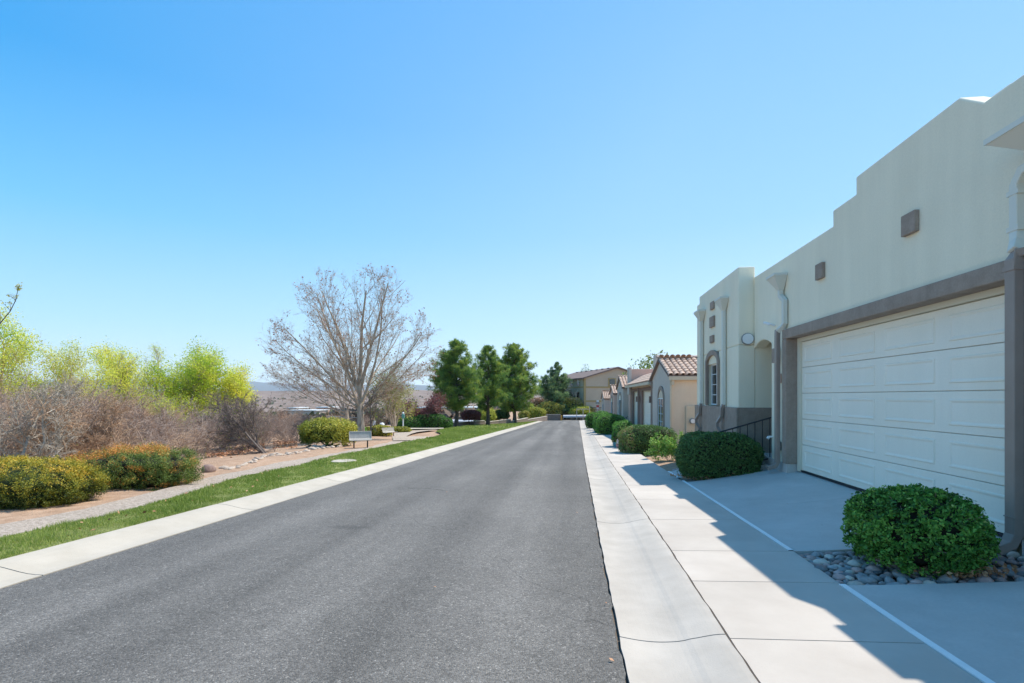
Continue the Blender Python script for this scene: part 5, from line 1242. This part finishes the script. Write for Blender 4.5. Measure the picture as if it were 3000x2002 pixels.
scrub('rusty_scrub', 'pinkish brown dead shrub behind the golden bush', 1580, 112, 1212, (3.0, 2, 1.9), 4200, .14, 'rust', 7.1, .5)
for k, (px, lab) in enumerate(((1432, 'light green scrub beside the second pine trunk'), (1410, 'pale yellow green weeds behind the second pine'), (1450, 'tall dry weeds behind the second dark topiary'), (1535, 'pale weeds behind the low wall right of the third pine'))):
    scrub('weedy_scrub', lab, px, 62+6*k, 1240-2*k, (.9, .9, .95), 2400, .09, 'spring2' if k < 2 else 'rabbit', 8.1+k, .4)
a = at(1700, 107); t = leafy('bare_cottonwood', 'pale trunked bare tree against the tan apartment wall', a[0], 107, 6.6, (-.05, 0), .16, 4, 'rust', 0, .1, 501, bark='bark2', spread=.35, z=-3.6, tthk=.05)

# road signs behind the far hedge
a = at(1751, 72); sz = CH-(1215-1163)/1500*72
sg = thing('sign_post', 'sign post with white, grey and red panels at the end of the right walk', 'sign', (a[0], 72, sz-1))
def zz(py): return CH-(py-1163)/1500*72
MB().box(a[0]-.03, a[0]+.03, 72, 72.05, sz-1.5, zz(1174)).build('post', M['galv'], sg)
MB().box(a[0]-.16, a[0]+.16, 71.95, 71.99, zz(1178), zz(1173)).build('white_panel', M['white'], sg)
MB().box(a[0]-.30, a[0]+.30, 71.94, 71.98, zz(1183), zz(1179)).build('street_name_panel', M['grey'], sg)
MB().box(a[0]-.19, a[0]+.19, 71.95, 71.99, zz(1198.5), zz(1187)).build('red_panel', mat('red_sign', (.62, .10, .10), rough=.5), sg)
MB().box(a[0]-.16, a[0]+.16, 71.93, 71.945, zz(1197.5), zz(1194)).build('white_band', M['white'], sg)
# wooden fence end and iron gate beyond
a = at(1727, 98); wf = thing('wooden_fence', 'weathered wooden post fence right of the guardrail', 'fence', (a[0], 98, -3.5))
for k in range(3): MB().box(a[0]-2.4+1.2*k-.07, a[0]-2.4+1.2*k+.07, 98, 98.14, -4, CH-(1192-1163)/1500*98+(.12 if k == 2 else -.35)).build('post', M['bark2'], wf)
MB().box(a[0]-2.4, a[0], 97.94, 97.998, -1.05, -.9).build('rail', M['bark2'], wf)
a = at(1745, 100); ig = thing('iron_gate', 'dark iron gate panel between wooden post and sign', 'gate', (a[0], 100, -3.5))
for k in range(13): MB().box(a[0]-1.2+.2*k-.02, a[0]-1.2+.2*k+.02, 100, 100.04, -4, -.75).build('bar', M['metalblack'], ig)
MB().box(a[0]-1.25, a[0]+1.25, 99.95, 99.99, -.8, -.7).build('top_rail', M['metalblack'], ig)

# ------------------------------------------------------------------ apartment building
ac = at(1712, 105); rz = math.atan2(7.3, 20.2)
ap = thing('apartment_building', 'three storey tan apartment building with brown gabled roof beyond the guardrail', 'building', (ac[0], ac[1], -4.5), rz=rz)
def A(m, nm, mt, **k): return m.build(nm, M[mt], ap, origin=(0, 0, 0), **k)
ze, za = 5.15+4.5, 7.25+4.5; gw = 14.5; ln = 24.0
# local frame: x along the gable end, y along the long side (away from the street)
m = MB().prism_y([(0, -1), (gw, -1), (gw, ze), (gw/2, za), (0, ze)], 0, ln); A(m, 'wall', 'apt')
for s_, x0 in ((-1, 0), (1, gw)):
    sl = (za-ze)/(gw/2); xe = x0+s_*.6; zb = ze-sl*.6
    pts_ = [(xe, zb+.01), (gw/2, za+.01), (gw/2, za+.3), (xe, zb+.25)]
    A(MB().prism_y(pts_ if s_ < 0 else pts_[::-1], -.5, ln+.5), 'roof', 'roofshingle')
fl = [3.3+4.5, .45+4.5]
for z in fl:
    A(MB().box(0, gw, -.08, -.002, z-.12, z+.18).box(-.08, -.002, -.08, ln, z-.12, z+.18), 'floor_band', 'apttrim')
A(MB().box(-.1, .3, -.1, -.003, -1, ze-.1).box(-.1, -.003, -.003, .3, -1, ze-.1), 'corner_trim', 'apttrim')
A(MB().box(-.06, -.004, .3, ln, -1, ze), 'side_siding', 'apt2')
def awin(x0, x1, y0, y1, z0, z1):
    f = A(MB().box(x0, x1, y0, y1, z0, z1), 'window', 'apttrim'); return f
for k, yy in enumerate((2.6, 6.4, 12, 16, 20)):
    for z in (fl[0]+.35, fl[1]+.45, fl[1]-2.2):
        f = awin(-.10, -.062, yy-.1, yy+1.4, z, z+1.5)
        MB().box(-.13, -.101, yy, yy+1.3, z+.08, z+.72).build('pane', M['glass'], f, origin=(0, 0, 0)); MB().box(-.13, -.101, yy, yy+1.3, z+.76, z+1.42).build('pane', mat('pale_blind', (.45, .5, .5), rough=.4) if k == 0 and z > 7 else M['glass'], f, origin=(0, 0, 0))
f = awin(5.2, 6.9, -.1, -.004, fl[0]+.2, fl[0]+1.9); MB().box(5.45, 6.65, -.13, -.101, fl[0]+.4, fl[0]+1.7).build('pane', M['glass'], f, origin=(0, 0, 0))
for k in range(7): A(MB().box(gw/2-1.2, gw/2-.8, 2+3.1*k, 2.4+3.1*k, za-.5, za+.2), 'roof_vent', 'roofshingle')
A(MB().box(8.2, 24, 3, 10, -1, fl[0]+1.2), 'wing_wall', 'apt'); A(MB().prism_y([(7.6, fl[0]+1.2), (16, fl[0]+3.2), (24.5, fl[0]+1.2)], 2.2, 10.5), 'wing_roof', 'roofshingle')
# tree tops over the roofs
for k, (px, y, top, lab) in enumerate(((1712, 150, 1078, 'dark tree top just above the apartment roof'), (1935, 60, 1040, 'olive tree top behind the peach house parapet'), (1905, 64, 1052, 'dark tree top left of the olive one behind the houses'))):
    x = at(px, y)[0]; H = CH+(1163-top)/1500*y+4
    hedge('distant_tree', lab, 'tree', (x, y, -4), (2.4+.6*k % 2, 2, H/2), 4200, .14, M['pine'] if k != 1 else M['olive'], e=2.1, amp=.12, ph=k, zmin=-1.0, inner='inner2', shell=.5, spread=1.5)

# ------------------------------------------------------------------ valley, town, far scrub and mountains
m = MB()
def bldg(nm, label, px, y, pyt, pyb, w, mt, roof=None, d=8):
    x = at(px, y)[0]; zt = CH-(pyt-1163)/1500*y; zb = CH-(pyb-1163)/1500*y
    t = thing(nm, label, 'building', (x, y, zb-3)); hw = w/2
    MB().box(x-hw, x+hw, y, y+d, zb-4, zt-.35*(zt-zb)).build('wall', M[mt], t); MB().box(x-hw-.4, x+hw+.4, y-.4, y+d+.4, zt-.35*(zt-zb)+.02, zt).build('roof', M[roof or 'white'], t)
    return t
bldg('white_roofed_shed', 'long low building with white roof in the valley left of the sycamores', 885, 150, 1204, 1210, 9, 'taupe')
bldg('white_roofed_shed', 'small white topped house above the long white roof', 856, 175, 1196, 1205, 3, 'peach')
bldg('white_roofed_shed', 'white topped building just left of the sycamore trunks', 944, 180, 1194, 1203, 4, 'rose')
b_ = bldg('storage_building', 'long storage building with orange band and white roof behind the first pine', 1325, 110, 1194, 1202, 15, 'boxcream')
x = at(1325, 109.4)[0]; MB().box(x-7.7, x+7.7, 109.2, 109.35, CH-(1207-1163)/1500*110, CH-(1202-1163)/1500*110).build('orange_band', mat('orange_band', (.72, .34, .05)), b_)
a0, a1, a2, a3 = at(1288, 74), at(1404, 74), at(1404, 100), at(1288, 100)
z0, z1 = CH-(1236-1163)/1500*74, CH-(1208-1163)/1500*100
t = thing('lower_flat_roof', 'pale bluish flat roof of the lower building behind the block wall', 'building', (a0[0], 74, z0-2))
MB().hexa([(a0[0], 74, z0-3), (a1[0], 74, z0-3), (a2[0], 100, z0-3), (a3[0], 100, z0-3)], [(a0[0], 74, z0), (a1[0], 74, z0), (a2[0], 100, z1), (a3[0], 100, z1)]).build('roof', mat('pale_roof', (.36, .38, .43), (.44, .46, .5), 2, .8), t)
# valley scrub as small tufted mounds
def mounds(name, n, d0, d1, a0_, a1_, s0, s1, mats_):
    dd = d0*(d1/d0)**NR.random(n); an = NR.uniform(math.radians(a0_), math.radians(a1_), n)
    x = np.sin(an)*dd; y = np.cos(an)*dd; k_ = (dd > 170) | (an < math.radians(-9)); x, y, dd = x[k_], y[k_], dd[k_]; n = len(x)
    z = hgt(x, y); s = NR.uniform(s0, s1, n)*(1+dd/900); k = 16
    d = NR.normal(0, 1, (n, k, 3)); d /= np.linalg.norm(d, axis=2, keepdims=True); d[:, :, 2] = np.abs(d[:, :, 2])*.9
    P = np.stack([x, y, z], 1)[:, None]+d*s[:, None, None]*NR.uniform(.5, 1, (n, k, 1))
    V, F, T = leafquads(P.reshape(-1, 3), 1, .5, .2); V = (V-np.repeat(P.reshape(-1, 3), 4, 0))*np.repeat(s, 4*k)[:, None]*.42+np.repeat(P.reshape(-1, 3), 4, 0)
    return raw(name, V, F, mats_)
M['scrubfar'] = mat('far_scrub', (.15, .105, .075), (.27, .20, .15), .06, 1, detail=8)
M['scrubgreen'] = mat('far_green_scrub', (.07, .085, .035), (.15, .16, .07), .06, 1, detail=8)
props(mounds('valley_scrub', 9000, 80, 900, -62, 14, 1.0, 2.2, M['scrubfar']), 'brown scrub covering the valley floor beyond the wash', 'scrub', kind='stuff')
props(mounds('valley_scrub', 2600, 110, 1500, -62, 14, 1.0, 2.4, M['scrubgreen']), 'dull green scrub dotted across the valley', 'scrub', kind='stuff')
# distant town specks
for k in range(16):
    an = math.radians(R.uniform(-40, -2)); d = R.uniform(330, 800); x, y = math.sin(an)*d, math.cos(an)*d; z = hz(x, y)
    t = thing('distant_house', 'tiny pale house in the valley haze', 'house', (x, y, z), 'tiny pale houses in the valley'); w = R.uniform(5, 12)
    MB().box(x-w, x+w, y-5, y+5, z-1, z+3).build('wall', M[R.choice(['cream', 'taupe', 'peach'])], t); MB().box(x-w-.5, x+w+.5, y-5.5, y+5.5, z+3.02, z+4).build('roof', M[R.choice(['white', 'cream', 'tile'])], t)
def ridge(name, d, tab, depth, seed):
    pxs = np.arange(-1500, 3400, 16); V = []; n = len(pxs); rows = 7
    for j in range(rows):
        f = j/(rows-1)
        for px in pxs:
            u = (px-1500)/1500; y = d+depth*f; s = y; X = u*s; x = X*cT-s*sT; yy = X*sT+s*cT
            top = lerp(px, tab[0], tab[1])+1.6*math.sin(px*.021+seed)+1.0*math.sin(px*.057+seed*2)+.6*math.sin(px*.13+seed)
            zt = CH+(1163-top)/1500*(d+depth*.5)
            h = zt*math.sin(math.pi*min(f, 1)*.5)**.9 if f < .5 else zt
            h = -30+(zt+30)*(min(1, f*2)**.8)*(1 if f <= .5 else 1-.3*(f-.5))+8*math.sin(px*.09*(1+j*.3)+j*2)*math.sin(math.pi*f)*.5
            V.append((x, yy, h))
    F = [(j*n+i, j*n+i+1, (j+1)*n+i+1, (j+1)*n+i) for j in range(rows-1) for i in range(n-1)]
    return props(raw(name, V, F, M['hill'], smooth=True), kind='structure')
ridge('mountains', 6500, ([-1500, 0, 450, 560, 720, 800, 1000, 1130, 1180, 1260, 1600, 3400], [1125, 1120, 1109, 1111, 1118, 1123, 1130, 1129, 1122, 1130, 1140, 1140]), 1500, 1.0)

# ------------------------------------------------------------------ air
hb = MB().box(-9000, 9000, -300, 9500, -60, 330).build('haze', M['white'], origin=(0, 0, 0)); hb['kind'] = 'stuff'
hm = bpy.data.materials.new('air'); hm.use_nodes = True; N = hm.node_tree.nodes; N.remove(N['Principled BSDF'])
pv = N.new('ShaderNodeVolumePrincipled'); pv.inputs['Color'].default_value = (.80, .90, 1, 1); pv.inputs['Density'].default_value = 8e-5; pv.inputs['Anisotropy'].default_value = .2
hm.node_tree.links.new(pv.outputs[0], N['Material Output'].inputs['Volume']); hb.data.materials.clear(); hb.data.materials.append(hm)
